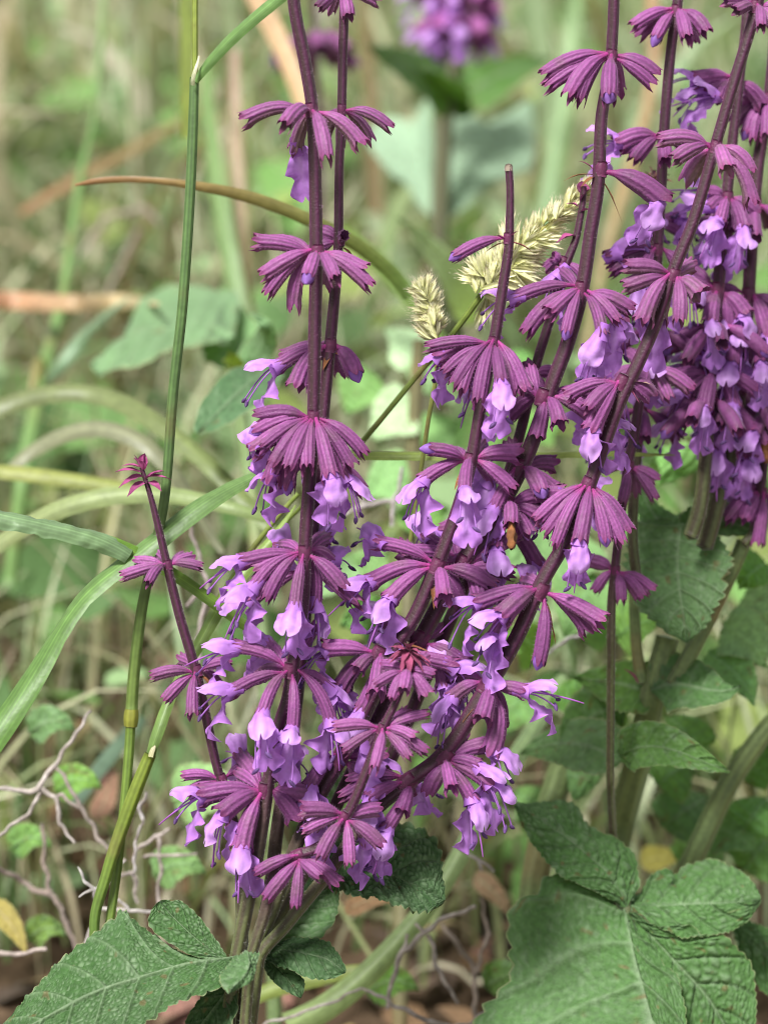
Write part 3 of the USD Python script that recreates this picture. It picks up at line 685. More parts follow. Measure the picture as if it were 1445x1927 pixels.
for k, (a, b, c, d, h, rl, col, pl) in enumerate([
    ((1030, 1560), (960, 1490), .65, .66, 56, .4, V(.11, .21, .08), .5), ((1240, 1480), (1310, 1440), .63, .64, 58, .4, V(.09, .19, .05), .4), ((1290, 1640), (1370, 1560), .65, .66, 54, .4, V(.10, .2, .06), .4),
    ((1400, 1640), (1460, 1560), .64, .65, 54, .4, V(.09, .19, .05), .4), ((1090, 1200), (1150, 1130), .65, .66, 54, .4, V(.13, .25, .10), .5), ((1230, 1130), (1170, 1180), .63, .64, 46, .4, V(.12, .24, .07), .4), ((1300, 1420), (1250, 1350), .62, .63, 56, .4, V(.09, .19, .05), .4), ((990, 1300), (930, 1380), .66, .66, 52, .4, V(.11, .22, .08), .5),
    ((1400, 1120), (1440, 1180), .63, .62, 60, .3, V(.17, .28, .16), .7), ((1360, 1180), (1440, 1260), .62, .61, 56, -.2, V(.15, .26, .14), .6),
    ((1330, 1230), (1420, 1330), .62, .6, 50, .4, V(.10, .21, .08), .5), ((1010, 1010), (930, 1090), .68, .66, 70, .1, V(.15, .27, .15), .6),
    ((1090, 1000), (1010, 1110), .67, .65, 80, -.3, V(.13, .24, .12), .6), ((1120, 1080), (1060, 1200), .66, .64, 70, .3, V(.12, .23, .10), .5),
    ((1160, 1200), (1250, 1170), .63, .62, 55, .5, V(.12, .24, .06), .3), ((1020, 1240), (940, 1200), .66, .65, 48, .2, V(.13, .25, .06), .3),
    ((1280, 900), (1230, 860), .64, .64, 55, .2, V(.13, .27, .10), .4), ((1180, 960), (1230, 1060), .63, .62, 50, .2, V(.10, .22, .07), .4),
    ((1440, 1060), (1390, 1110), .62, .61, 46, -.3, V(.09, .21, .04), .3), ((1390, 1000), (1445, 900), .63, .63, 46, .3, V(.12, .25, .09), .5),
    ((1400, 1470), (1460, 1380), .63, .62, 46, .4, V(.07, .17, .05), .35), ((1120, 1480), (1040, 1470), .63, .64, 50, -.3, V(.09, .18, .07), .4),
    ((1250, 1560), (1340, 1500), .64, .65, 56, .4, V(.07, .15, .06), .4), ((1400, 1560), (1445, 1500), .63, .64, 50, .4, V(.08, .19, .05), .4),
    ((1330, 1560), (1420, 1610), .64, .63, 50, .2, V(.09, .18, .08), .4), ((1100, 1330), (1030, 1330), .64, .64, 44, .4, V(.10, .22, .05), .3)]):
    mid = ((a[0] + b[0]) / 2 + 8, (a[1] + b[1]) / 2 - 14)
    leaf(rp, [(*a, c), (*mid, (c + d) / 2 - .004), (*b, d)], h, rl, col=col * V(1.3, 1.25, 1.3), pale=pl, seed=40 + k, teeth=11, serr=.1, wave=.05)
for x, y, dx, dy in ((1200, 1285, -26, -40), (1258, 1285, 30, -30), (1265, 1290, 70, -40)):
    bract(rp, at(x, y, .578), dx * right - dy * up, .0052, .0010, V(.25, .06, .10))

# pale leaves of the clump behind the middle stems
mp = thing('sage_plant', 'pale blurred sage leaves behind the middle flower stems', 'plant')
culm(mp, [(790, 640, 24, .70), (778, 840, 26, .70), (765, 1200, 26, .69), (750, 2300, 26, .66)], V(.13, .12, .055), 'stem', 'stem')
for k, (a, b, c, d, h, rl, col, pl) in enumerate([
    ((790, 700), (720, 620), .71, .72, 52, .2, V(.25, .36, .27), .8), ((780, 760), (700, 830), .70, .70, 58, -.3, V(.26, .37, .27), .8),
    ((800, 740), (880, 660), .71, .70, 60, .2, V(.21, .33, .22), .7), ((790, 840), (870, 800), .71, .72, 50, -.2, V(.15, .28, .13), .6),
    ((770, 900), (690, 940), .69, .69, 60, .4, V(.14, .26, .13), .5), ((770, 1000), (850, 960), .69, .70, 46, .3, V(.12, .24, .07), .4),
    ((700, 700), (650, 780), .72, .72, 55, .2, V(.12, .23, .09), .5), ((960, 720), (1000, 660), .74, .74, 50, .2, V(.10, .22, .07), .4),
    ((1000, 830), (1060, 800), .72, .72, 46, .2, V(.10, .21, .06), .4), ((650, 1050), (590, 1130), .67, .66, 60, .2, V(.17, .29, .17), .6),
    ((680, 1100), (730, 1040), .67, .67, 55, .2, V(.14, .25, .12), .5), ((720, 1180), (640, 1180), .66, .65, 50, .2, V(.09, .2, .06), .4)]):
    mid = ((a[0] + b[0]) / 2 + 6, (a[1] + b[1]) / 2 - 16)
    leaf(mp, [(*a, c), (*mid, (c + d) / 2), (*b, d)], h, rl, col=col * V(1.35, 1.3, 1.4), pale=pl, seed=70 + k, teeth=11, serr=.1, wave=.05)

# rosette at the bottom right corner
br = thing('sage_plant', 'rosette of large felted grey green leaves in the bottom right corner', 'plant')
culm(br, [(1172, 1690, 16, .558), (1150, 1760, 22, .562), (1120, 1960, 26, .57), (1100, 2500, 28, .57)], V(.22, .27, .17), 'stem', 'stem')
RB = dict(nu=120, nv=81, cell=.0015, rug=.0008, serr=.055, teeth=24, col=V(.062, .142, .036), pale=.38, wave=.03)
edges(br, [(1180, 1707, .556), (1140, 1640, .556), (1065, 1575, .560), (968, 1516, .566)], [(1164, 1703, .556), (1099, 1672, .552), (1052, 1652, .552), (1022, 1620, .556), (986, 1568, .56), (968, 1516, .566)], [(1190, 1690, .557), (1203, 1662, .562), (1200, 1630, .566), (1190, 1604, .568), (1154, 1575, .570), (1115, 1562, .572), (1093, 1540, .574), (1079, 1514, .575), (1050, 1509, .575), (1008, 1513, .572), (968, 1516, .566)], 'grey green leaf pointing up and left', seed=31, veins=6, **RB)
edges(br, [(1174, 1712, .555), (1190, 1790, .546), (1212, 1870, .540), (1232, 1950, .534), (1246, 2080, .53)], [(1158, 1716, .556), (1140, 1686, .558), (1092, 1654, .558), (1050, 1640, .558), (1020, 1642, .557), (1000, 1672, .556), (958, 1700, .555), (946, 1744, .553), (944, 1790, .551), (952, 1830, .549), (928, 1868, .547), (888, 1902, .545), (870, 1960, .54), (900, 2060, .535), (1060, 2130, .53), (1246, 2080, .53)], [(1180, 1722, .555), (1184, 1760, .55), (1234, 1782, .548), (1252, 1810, .546), (1281, 1836, .544), (1290, 1878, .541), (1294, 1930, .538), (1310, 2010, .534), (1246, 2080, .53)], 'largest grey green leaf spreading down to the lower left', seed=32, veins=5, **RB)
edges(br, [(1185, 1706, .558), (1260, 1704, .556), (1340, 1700, .556), (1432, 1694, .558)], [(1186, 1698, .56), (1204, 1684, .564), (1214, 1664, .568), (1234, 1640, .572), (1258, 1632, .573), (1268, 1644, .573), (1300, 1625, .575), (1336, 1618, .576), (1378, 1632, .574), (1410, 1654, .57), (1432, 1694, .558)], [(1188, 1712, .555), (1228, 1742, .551), (1290, 1768, .549), (1350, 1764, .551), (1402, 1740, .554), (1432, 1694, .558)], 'rounded leaf pointing right', seed=33, veins=5, **RB)
edges(br, [(1182, 1718, .554), (1270, 1810, .551), (1340, 1890, .550), (1400, 2010, .549)], [(1196, 1718, .553), (1248, 1742, .551), (1300, 1738, .550), (1322, 1756, .550), (1360, 1757, .550), (1386, 1778, .551), (1410, 1800, .552), (1424, 1853, .552), (1424, 1930, .55), (1400, 2010, .549)], [(1178, 1728, .555), (1200, 1820, .551), (1240, 1920, .548), (1310, 2010, .546), (1400, 2010, .549)], 'leaf pointing to the lower right', seed=34, veins=6, **RB)
edges(br, [(1380, 1740, .585), (1420, 1780, .582), (1470, 1830, .58), (1520, 1880, .58)], [(1380, 1735, .587), (1430, 1740, .59), (1490, 1780, .59), (1520, 1880, .58)], [(1376, 1745, .583), (1395, 1810, .578), (1450, 1880, .575), (1520, 1880, .58)], None, seed=35, veins=5, **RB)

# ---------------------------------------------------------------- dead twigs
twig('pale grey forked twig arching out of the grass at the left edge', [
    [(-30, 1485, 12), (30, 1490, 13), (75, 1488, 14), (120, 1410, 12), (172, 1338, 8)],
    [(75, 1488, 13), (104, 1502, 13), (113, 1552, 12), (141, 1586, 7)],
    [(75, 1490, 12), (50, 1530, 11), (10, 1565, 9), (-20, 1580, 8)]], V(.46, .39, .38), .585)
twig('thin brown twig slanting down beside the green culm', [[(108, 1440, 9), (150, 1520, 11), (185, 1580, 11), (235, 1622, 7)], [(150, 1520, 9), (118, 1495, 10), (100, 1500, 7)]], V(.36, .29, .27), .60)
twig('brown bent twig above the lower left leaf', [[(-20, 1620, 12, .62), (40, 1660, 14), (100, 1690, 15), (140, 1770, 12), (175, 1860, 10)], [(80, 1550, 10), (82, 1610, 11), (95, 1690, 12)]], V(.26, .19, .17), .63)
twig('small white splintered twig tip at the foot of the culm', [[(146, 1632, 5), (160, 1658, 9), (183, 1676, 11), (182, 1702, 9)], [(183, 1676, 9), (150, 1692, 5)], [(180, 1674, 8), (195, 1655, 5)]], V(.60, .54, .54), .55)
twig('whitish straight twig lying behind the lower left leaf', [[(150, 1800, 10), (185, 1712, 11), (240, 1712, 11), (288, 1722, 8)], [(240, 1712, 9), (212, 1690, 8), (208, 1660, 6), (238, 1620, 5)]], V(.55, .49, .49), .575)
twig('horizontal pinkish twig on the brown litter at the left edge', [[(-30, 1790, 12), (30, 1796, 13), (60, 1792, 12), (88, 1788, 9)]], V(.48, .38, .36), .60)
twig('short white bent twig beside the green culm', [[(274, 1490, 9), (266, 1520, 11), (268, 1552, 9)], [(266, 1550, 9), (255, 1600, 9), (250, 1650, 9)]], V(.56, .50, .52), .58)
twig('tangle of pinkish twigs behind the lowest flowers', [[(258, 1600, 10), (300, 1570, 11), (320, 1560, 8)], [(300, 1570, 10), (300, 1640, 10), (296, 1720, 9)], [(225, 1650, 9), (250, 1640, 12), (258, 1700, 9)], [(270, 1612, 9), (340, 1608, 9), (370, 1606, 7)]], V(.44, .36, .35), .61)
twig('forked grey twig at the bottom beside the diagonal stem', [[(730, 1900, 12), (735, 1850, 12), (755, 1790, 14), (800, 1755, 14), (850, 1722, 12), (895, 1708, 9)], [(808, 1760, 11), (820, 1820, 12), (850, 1870, 11), (862, 1890, 8)], [(800, 1755, 10), (780, 1740, 9)], [(755, 1790, 11), (768, 1760, 9)]], V(.42, .35, .33), .60)
twig('long brown twig dropping behind the forked twig', [[(830, 1740, 10), (870, 1790, 13), (895, 1830, 13), (893, 1890, 12), (900, 1980, 12)], [(895, 1830, 10), (920, 1760, 10), (905, 1690, 8)]], V(.33, .25, .22), .64)
twig('pale thin twig lying along the bottom edge', [[(470, 1940, 7), (560, 1908, 9), (680, 1862, 7)], [(680, 1862, 7), (760, 1900, 13), (800, 1925, 12), (880, 1930, 11), (920, 1895, 8)]], V(.46, .39, .38), .59)
twig('small broken twig right of the toothed leaf', [[(862, 1600, 6), (895, 1622, 10), (930, 1640, 6)], [(895, 1622, 9), (905, 1640, 9)]], V(.44, .38, .38), .60)
twig('pinkish dry stem behind the blade left of the main flowers', [[(360, 990, 10), (378, 1060, 12), (390, 1110, 12), (372, 1200, 12), (380, 1300, 12)], [(390, 1110, 10), (350, 1140, 12)]], V(.42, .33, .34), .61)
twig('grey crossed twigs behind the centre stems', [[(650, 970, 9), (690, 952, 12), (760, 935, 10)], [(760, 880, 9), (745, 930, 12), (735, 990, 10)], [(690, 952, 9), (670, 910, 9)]], V(.46, .40, .42), .64)
twig('grey looped dry stem in the grass behind the tall culm', [[(150, 480, 16), (200, 410, 18), (270, 390, 18), (300, 420, 14)], [(200, 560, 14), (240, 470, 18), (262, 430, 16)]], V(.36, .28, .22), .86)
twig('pale dry twig near the right leaf cluster', [[(1020, 1235, 7), (1060, 1210, 9), (1105, 1190, 7)]], V(.46, .41, .42), .62)

# ---------------------------------------------------------------- single grasses that can be told apart
BR, YG, OG = V(.12, .21, .065), V(.23, .28, .035), V(.25, .24, .085)
g1 = thing('grass_culm', 'tall thin green grass culm with a blade leaving its upper node', 'grass stem')
culm(g1, [(367, -260, 12, .50), (367, 0, 11, .50), (367, 150, 11, .50)], V(.22, .28, .045), 'upper_stem')
culm(g1, [(366, 145, 17, .50), (361, 300, 19, .50), (345, 560, 19, .502), (325, 750, 19, .506), (311, 930, 18, .51), (290, 1040, 18, .515), (265, 1160, 20, .52), (248, 1340, 22, .525)], lambda q: lerp(V(.10, .18, .055), V(.19, .27, .06), np.clip((q[:, 1] - 900) / 500, 0, 1)), 'sheath')
culm(g1, [(248, 1335, 24, .525), (247, 1352, 27, .525), (246, 1368, 23, .525)], V(.26, .27, .04), 'node')
culm(g1, [(246, 1365, 18, .525), (238, 1480, 18, .525), (225, 1600, 17, .525), (190, 1900, 17, .52), (170, 2800, 17, .50)], V(.15, .23, .04), 'lower_stem')
blade(None, [(366, 152, 14, .499), (395, 112, 24, .497), (450, 55, 27, .494), (530, -12, 27, .49), (640, -120, 22, .485)], V(.12, .22, .06), V(.14, .25, .08), (.5, .3), .45, parent=g1, name='blade')
blade(None, [(363, 160, 8, .498), (364, 142, 8, .497), (370, 122, 6, .497), (374, 104, 3, .498)], V(.48, .50, .32), V(.55, .52, .36), .2, .3, parent=g1, name='ligule')
g2 = thing('grass_culm', 'yellow green culm with short blades rising from the lower left leaf', 'grass stem')
culm(g2, [(180, 2300, 20, .52), (178, 1740, 19, .52), (200, 1650, 21, .52), (240, 1530, 25, .52), (283, 1420, 22, .52)], lambda q: lerp(V(.19, .25, .035), V(.11, .19, .035), np.clip((q[:, 1] - 1500) / 240, 0, 1)), 'lower_stem')
culm(g2, [(283, 1425, 18, .52), (300, 1370, 14, .52), (345, 1275, 12, .525), (400, 1150, 11, .53), (470, 1040, 10, .54), (560, 930, 8, .55)], V(.19, .26, .045), 'upper_stem')
blade(None, [(281, 1420, 14, .518), (292, 1390, 22, .517), (318, 1318, 21, .52), (380, 1200, 24, .523), (420, 1130, 26, .525), (480, 1050, 22, .528), (556, 950, 3, .53)], V(.14, .23, .06), V(.22, .31, .07), (.2, .5), .4, parent=g2, name='blade')
blade(None, [(283, 1425, 10, .517), (287, 1412, 9, .517), (292, 1404, 3, .517)], V(.50, .48, .26), V(.5, .45, .3), .3, .2, parent=g2, name='ligule')
blade('wide green blade arching from the left edge up to the main stem', [(-160, 1640, 50, .49), (-20, 1400, 52, .495), (75, 1250, 54, .50), (160, 1120, 48, .505), (270, 1035, 44, .51), (380, 950, 42, .515), (480, 895, 24, .525), (560, 860, 3, .53)], V(.085, .18, .028), V(.125, .215, .07), (.1, .2, .9, .5, .7), .25)  # upper end coloured paler for the light it reflects
blade('twisted pale green blade reaching in from the left edge', [(-80, 950, 50, .50), (0, 968, 48, .50), (100, 990, 44, .502), (180, 1012, 42, .505), (245, 1045, 34, .508)], V(.16, .25, .12), V(.15, .24, .11), (.9, .8, .4), .5, ripple=.5)
blade('narrow green blade running down right behind the purple side stem', [(200, 1012, 14, .509), (255, 1040, 26, .51), (330, 1082, 24, .515), (420, 1145, 24, .52), (480, 1190, 18, .53), (560, 1250, 4, .54)], V(.11, .22, .03), V(.17, .27, .05), (.3, .6), .3)
blade('level pale green blade crossing behind the centre stems', [(560, 850, 30, .525), (640, 851, 28, .535), (780, 853, 26, .537), (980, 854, 24, .54), (1120, 851, 18, .545), (1210, 853, 12, .55), (1276, 856, 2, .555)], V(.25, .34, .07), V(.30, .37, .10), .9, .5)
blade('arching blade with rusty dry tip left of the twin stems', [(770, 560, 26, .60), (680, 468, 26, .59), (570, 410, 25, .58), (470, 372, 23, .575), (370, 350, 17, .57), (260, 338, 12, .57), (190, 340, 12, .57), (142, 348, 4, .57)], V(.13, .22, .05), V(.32, .17, .08), .4, .4)
BG = 'grass blade'
blade('broad dull green blade arching under the broad pale leaf', [(-60, 790, 40, .66), (60, 745, 38, .66), (170, 738, 38, .66), (290, 790, 36, .65), (400, 880, 34, .64), (480, 960, 28, .63), (560, 1060, 20, .62)], V(.15, .175, .075), V(.15, .20, .06), .5, .3)
blade('grey green blade arching below the dull green one', [(20, 880, 24, .66), (110, 820, 32, .66), (200, 806, 34, .655), (290, 850, 32, .65), (360, 940, 24, .65), (420, 1040, 10, .65)], V(.20, .21, .12), V(.20, .21, .13), .5, .3)
blade('cream green blade arching low behind the wide green blades', [(-60, 1070, 28, .62), (30, 1000, 32, .62), (130, 950, 36, .615), (260, 928, 34, .61), (400, 945, 28, .60), (500, 975, 18, .6)], V(.24, .28, .12), V(.20, .27, .10), .4, .3)
blade('yellowish blade lying flat at the left edge', [(-60, 880, 28, .65), (60, 892, 30, .65), (180, 908, 28, .65), (300, 930, 16, .65)], V(.26, .28, .08), V(.22, .26, .07), .5, .3)
blade('salmon orange dead blade poking in from the left edge', [(-60, 562, 40, .74), (60, 566, 34, .77), (150, 568, 32, .76), (250, 566, 24, .76), (300, 572, 6, .70)], V(.44, .20, .12), V(.42, .37, .20), .3, .2)
blade('upright tan dead blade between culm and twin stems', [(470, 720, 24, .80), (462, 560, 28, .81), (452, 420, 26, .82), (444, 250, 24, .83), (440, 90, 18, .84)], V(.36, .28, .14), V(.27, .18, .12), .2, .2)
blade('slanting tan straw behind the top of the main stem', [(580, 230, 32, .76), (540, 110, 36, .77), (490, 10, 36, .78), (430, -90, 30, .80)], V(.46, .31, .16), V(.42, .28, .17), .2, .2)
blade('dark olive upright blade behind the tall culm at the top', [(352, 260, 22, .72), (352, 120, 26, .72), (350, -40, 24, .72)], V(.16, .20, .03), V(.17, .22, .04), .2, .2)
blade('soft green upright blade right of the tall culm', [(470, 1000, 26, .78), (440, 520, 34, .80), (400, 280, 30, .82), (386, 120, 22, .84)], V(.13, .22, .07), V(.15, .24, .08), .2, .2)
blade('rusty dead blade lying in the grass at the left', [(40, 400, 16, .92), (110, 355, 22, .93), (230, 290, 22, .95), (350, 220, 18, .98), (400, 190, 6, 1.0)], V(.28, .15, .08), V(.22, .20, .08), .3, .2)
blade('tan stalk behind the right flower stems', [(1090, 760, 14, .86), (1120, 560, 18, .88), (1180, 330, 20, .90), (1230, 120, 20, .92), (1226, 0, 18, .93), (1220, -80, 16, .94)], V(.30, .27, .12), V(.30, .14, .06), .2, .2)
blade('pale green upright blade at the top right', [(1010, 500, 34, .95), (1050, 250, 38, .97), (1076, 60, 34, .98), (1090, -80, 26, 1.0)], V(.16, .27, .10), V(.19, .29, .12), .2, .2)
blade('olive blade running behind the whorls of the twin stems', [(640, 430, 30, .70), (720, 500, 36, .70), (790, 580, 32, .70), (850, 690, 24, .70)], V(.15, .22, .05), V(.13, .21, .05), .3, .3)
blade('thick pale green stalk slanting up behind the toothed leaf', [(540, 1930, 48, .60), (640, 1875, 46, .605), (740, 1780, 40, .61), (840, 1650, 34, .62), (900, 1540, 34, .63), (1010, 1360, 30, .65), (1060, 1270, 22, .66)], V(.24, .32, .12), V(.22, .31, .15), .3, .6)
blade('yellow green blade lying low behind the small dark leaf', [(430, 1905, 22, .62), (520, 1860, 30, .62), (600, 1840, 30, .62), (700, 1820, 14, .62)], V(.25, .33, .07), V(.28, .34, .10), .4, .3)
blade('blue green straight blade deep in the litter at the left', [(140, 1510, 26, .66), (200, 1430, 28, .68), (270, 1350, 24, .70)], V(.12, .19, .13), V(.12, .19, .12), .3, .2)
g3 = thing('grass_culm', 'blurred green culm with node at the left edge', 'grass stem')
culm(g3, [(20, 1100, 26, .74), (40, 930, 30, .74), (78, 720, 28, .76), (118, 560, 20, .79), (148, 350, 14, .82), (180, 200, 12, .84), (196, -60, 10, .86)], V(.17, .29, .09), 'stem')
blade(None, [(84, 715, 22, .758), (110, 690, 26, .75), (150, 640, 26, .75), (190, 600, 16, .74), (240, 560, 6, .74)], V(.19, .30, .17), V(.21, .31, .19), .3, .4, parent=g3, name='blade')
blade(None, [(84, 715, 12, .758), (74, 680, 16, .755), (64, 720, 14, .75), (56, 740, 4, .75)], V(.24, .25, .08), V(.26, .22, .09), .3, .4, parent=g3, name='sheath')

# cocksfoot heads
def spikelet(parent, P, d, ln, w, facing):
    d = unit(d); ms = []
    S = unit(np.cross(d, facing)); N = np.cross(S, d)
    for k in range(7):
        a = (k - 3) * .13 + rng.normal(0, .04)
        dd = unit(d + S * a + N * rng.normal(0, .10))
        l = ln * (1 - .09 * abs(k - 3)) * rng.uniform(.9, 1.1)
        q = np.linspace(0, 1, 9)
        sp = P + np.outer(q, dd) * l + np.outer(np.sin(q * np.pi), S) * a * l * .18 + N * (.0001 * (k % 2))
        hw = w * .72 * np.interp(q, [0, .15, .4, .7, .9, 1], [.35, .85, 1, .6, .16, .03])
        v = np.linspace(-1, 1, 5)
        g = lerp(V(.58, .60, .22), V(.80, .78, .50), np.clip(q * 1.1 - .1, 0, 1))[:, None] * np.ones((1, 5, 1))
        g = lerp(g, V(.80, .78, .52), np.abs(v)[None] ** 2 * .75 * np.ones((9, 1)))
        g = lerp(g, V(.30, .35, .08), np.exp(-(v / .3) ** 2)[None] * np.clip(.75 - q, 0, 1)[:, None])
        g = lerp(g, V(.48, .30, .26), np.clip((q - .84) / .16, 0, 1)[:, None] * np.ones((1, 5)) * .8)
        s_ = unit(S * math.cos(a * 3 + .6) + N * math.sin(a * 3 + .6))
        ms.append(sheet(sp, np.broadcast_to(s_, sp.shape), hw, 5, .8 if k % 2 else .6, g * rng.uniform(.85, 1.1)))
    b = P + np.outer(rng.uniform(.5, 1, 24), d) * ln + rng.normal(0, w * .6, (24, 3))
    ms.append(hairs(b, unit(d + rng.normal(0, .35, (24, 3))), rng.uniform(.0005, .0013, 24), .00002, V(.62, .58, .42)))
    emit(parent, 'spikelet', join(*ms), 'husk')

def head(parent, axis, sets, z):
    s = SPAN / PW * z
    q = spline(axis, 30, 'p')
    emit(parent, 'rachis', tube(at(q[:, 0], q[:, 1], z), 4.5 * s * np.linspace(1, .4, 30), V(.38, .36, .08), 7), 'husk')
    for x, y, dx, dy, ln, dz in sets:
        spikelet(parent, at(x, y, z - .0003 + dz), dx * right - dy * up + fwd * rng.normal(0, .15) * math.hypot(dx, dy), ln * s, 6.8 * s, -fwd + rng.normal(0, .35, 3))
ck = thing('cocksfoot_grass', 'large pale yellow seed head behind the cut purple stem', 'seed head')
culm(ck, [(530, 990, 7, .56), (600, 920, 8, .55), (684, 828, 10, .54), (790, 700, 10, .535), (850, 630, 11, .53), (905, 555, 12, .525)], V(.16, .22, .04), 'stem')
ax = [(905, 552), (935, 525), (970, 485), (1010, 440), (1050, 405), (1088, 372)]
ps = spline(np.array(ax), 16)
sets = []
for k, (x, y) in enumerate(ps):
    f = k / 15
    for sgn in (-1, 1):
        for rep in range(2):
            a = math.radians(-46 + (sgn * (52 - 34 * f) if sgn < 0 else (50 - 26 * f)) + rng.normal(0, 9))
            ln = (60 - 14 * f) * rng.uniform(.82, 1.08)
            if k < 2 and sgn < 0: ln *= .8
            sets.append((x + rng.normal(0, 4), y + rng.normal(0, 4), math.cos(a), math.sin(a), ln, rng.normal(0, .0012)))
for x, y, a, ln in ((918, 520, -150, 60), (915, 518, -128, 62), (912, 522, -105, 62), (918, 512, -85, 58), (925, 508, -68, 50), (908, 528, -165, 58), (925, 505, -95, 46),
                    (965, 500, 18, 62), (962, 505, 28, 66), (958, 510, 40, 70), (955, 516, 52, 62), (985, 478, 8, 60), (975, 486, 14, 64), (960, 505, 0, 70), (1000, 452, 12, 60), (950, 500, -75, 56), (945, 498, -88, 52),
                    (955, 470, -100, 60), (962, 460, -80, 64), (965, 450, -112, 46)):
    a = math.radians(a)
    sets.append((x, y, math.cos(a), math.sin(a), ln, rng.normal(0, .001)))
head(ck, ax, sets, .523)
emit(ck, 'rachis', tube(at(np.linspace(905, 922, 8), np.linspace(552, 508, 8), .523), .00038, V(.4, .4, .1), 7), 'husk')
for x, y, a, ln in ((912, 560, 95, 58), (918, 556, 82, 52), (908, 572, 105, 50)):
    a = math.radians(a); spikelet(ck, at(x, y, .528), math.cos(a) * right - math.sin(a) * up, ln * 1e-4, .0005, -fwd)
ck2 = thing('cocksfoot_grass', 'small pale yellow seed head left of the cut purple stem', 'seed head')
culm(ck2, [(760, 1100, 8, .54), (806, 790, 8, .53), (822, 680, 8, .525), (821, 632, 9, .522)], V(.25, .28, .07), 'stem')
ax = [(821, 636), (818, 605), (810, 575), (798, 545)]
sets = []
for k, (x, y) in enumerate(spline(np.array(ax), 8)):
    for a0 in (-172, -150, -128, -108, -92 + 12 * (k < 5), -66):
        a = math.radians(a0 + rng.normal(0, 8)); ln = (34 if a0 > -100 else 52 - 3 * k) * rng.uniform(.8, 1.1)
        sets.append((x + rng.normal(0, 2), y + rng.normal(0, 3), math.cos(a), math.sin(a), ln, rng.normal(0, .001)))
head(ck2, ax, sets, .522)

# bright leaves on the litter
def litter_leaf(label, pts, half, col, roll, name='dead_leaf'):
    r_ = thing(name, label, 'leaf')
    leaf(r_, pts, half, roll, col=col, pale=.05, rug=.0003, seed=int(pts[0][0]) % 97, veins=6)
litter_leaf('dull yellow fallen leaf on the litter at the left edge', [(-20, 1700, .64), (20, 1740, .635), (50, 1800, .63)], 24, V(.24, .20, .07), .4)
litter_leaf('yellow fallen leaf left of the slanting right stem', [(1205, 1620, .68), (1240, 1615, .68), (1290, 1610, .68)], 26, V(.30, .27, .08), .3)
litter_leaf('yellow upright leaf right of the slanting right stem', [(1300, 1640, .67), (1325, 1600, .67), (1345, 1560, .67)], 26, V(.28, .25, .08), .3)
litter_leaf('dull reddish leaf between the twigs at the left', [(185, 1540, .66), (200, 1500, .665), (222, 1450, .67)], 24, V(.20, .11, .10), .4)
litter_leaf('orange brown curled leaf behind the toothed leaf', [(650, 1720, .64), (710, 1690, .64), (770, 1700, .64)], 20, V(.22, .13, .09), .4)
litter_leaf('pinkish dead leaf right of the toothed leaf', [(890, 1650, .66), (930, 1680, .66), (960, 1730, .66)], 22, V(.17, .11, .09), .4)
for k, (x, y, h, col, lb) in enumerate([(150, 1480, 44, V(.13, .25, .05), 'green round leaf behind the arching twig'), (400, 1500, 72, V(.19, .32, .17), 'pale green leaf left of the main stem foot'), (60, 1590, 40, V(.12, .23, .07), 'green leaf under the left twigs'),
                                        (90, 1760, 36, V(.12, .2, .05), 'dull green leaf on the litter above the lower left leaf'), (340, 1640, 50, V(.13, .23, .10), 'green leaf behind the lowest left flowers'), (100, 1370, 44, V(.10, .19, .09), 'dull green leaf at the left'), (740, 1860, 50, V(.10, .20, .04), 'green leaf behind the forked twig'), (960, 1850, 44, V(.10, .19, .06), 'green leaf left of the rosette')]):
    r_ = thing('low_leaf', lb, 'leaf')
    leaf(r_, [(x - h, y + 12, .645), (x, y - 14, .64), (x + h, y + 6, .64)], h * .8, .4, col=col, pale=.4, seed=120 + k)

# ---------------------------------------------------------------- the flowering stems
END = 2880
s1 = Stem('tallest purple sage stem, front left, running the full height', [(545, -180, 24), (553, 0, 24), (575, 120, 24), (588, 210, 24), (593, 330, 24), (595, 480, 25), (592, 640, 25), (590, 780, 24), (583, 900, 25), (575, 1010, 25), (571, 1120, 25), (553, 1240, 26), (545, 1300, 25), (522, 1380, 25), (507, 1460, 25), (495, 1540, 26), (480, 1630, 27), (462, 1720, 27), (446, 1800, 27), (430, 1927, 28), (400, END, 30)], .494, -.06)
s1.whorl(586, 207, [(456, 224, 0, 'c'), (530, 252, 1, 'c'), (617, 306, 1, 'c'), (694, 277, .5, 'c'), (552, 268, -1, 'f', 566, 305)], L=126, R=17, green=.9, tone=1.12, bulge=.2)
s1.whorl(597, 474, [(467, 452, .2, 'c'), (505, 443, -1, 'c'), (482, 524, .5, 'c'), (500, 553, .7, 'c'), (579, 536, 1, 'b'), (550, 578, -.3, 'c'), (639, 540, 1, 'c'), (698, 510, .2, 'c'), (706, 543, .4, 'c'), (612, 530, -1, 'c')], L=128, R=19, green=.45, tone=1.1)
s1.whorl(590, 785, [(473, 783, -.2, 'c'), (480, 812, .2, 'b'), (485, 846, .6, 'c'), (516, 876, .8, 'c'), (545, 884, .9, 'c'), (578, 888, 1, 'c'), (624, 898, 1, 'f', 640, 962), (668, 884, .8, 'c'), (697, 860, .2, 'c'), (652, 905, -.6, 'f', 700, 975), (505, 905, -.6, 'f', 480, 925), (533, 930, -.3, 'b'), (475, 850, -1, 'f', 458, 818)], L=130, R=20)
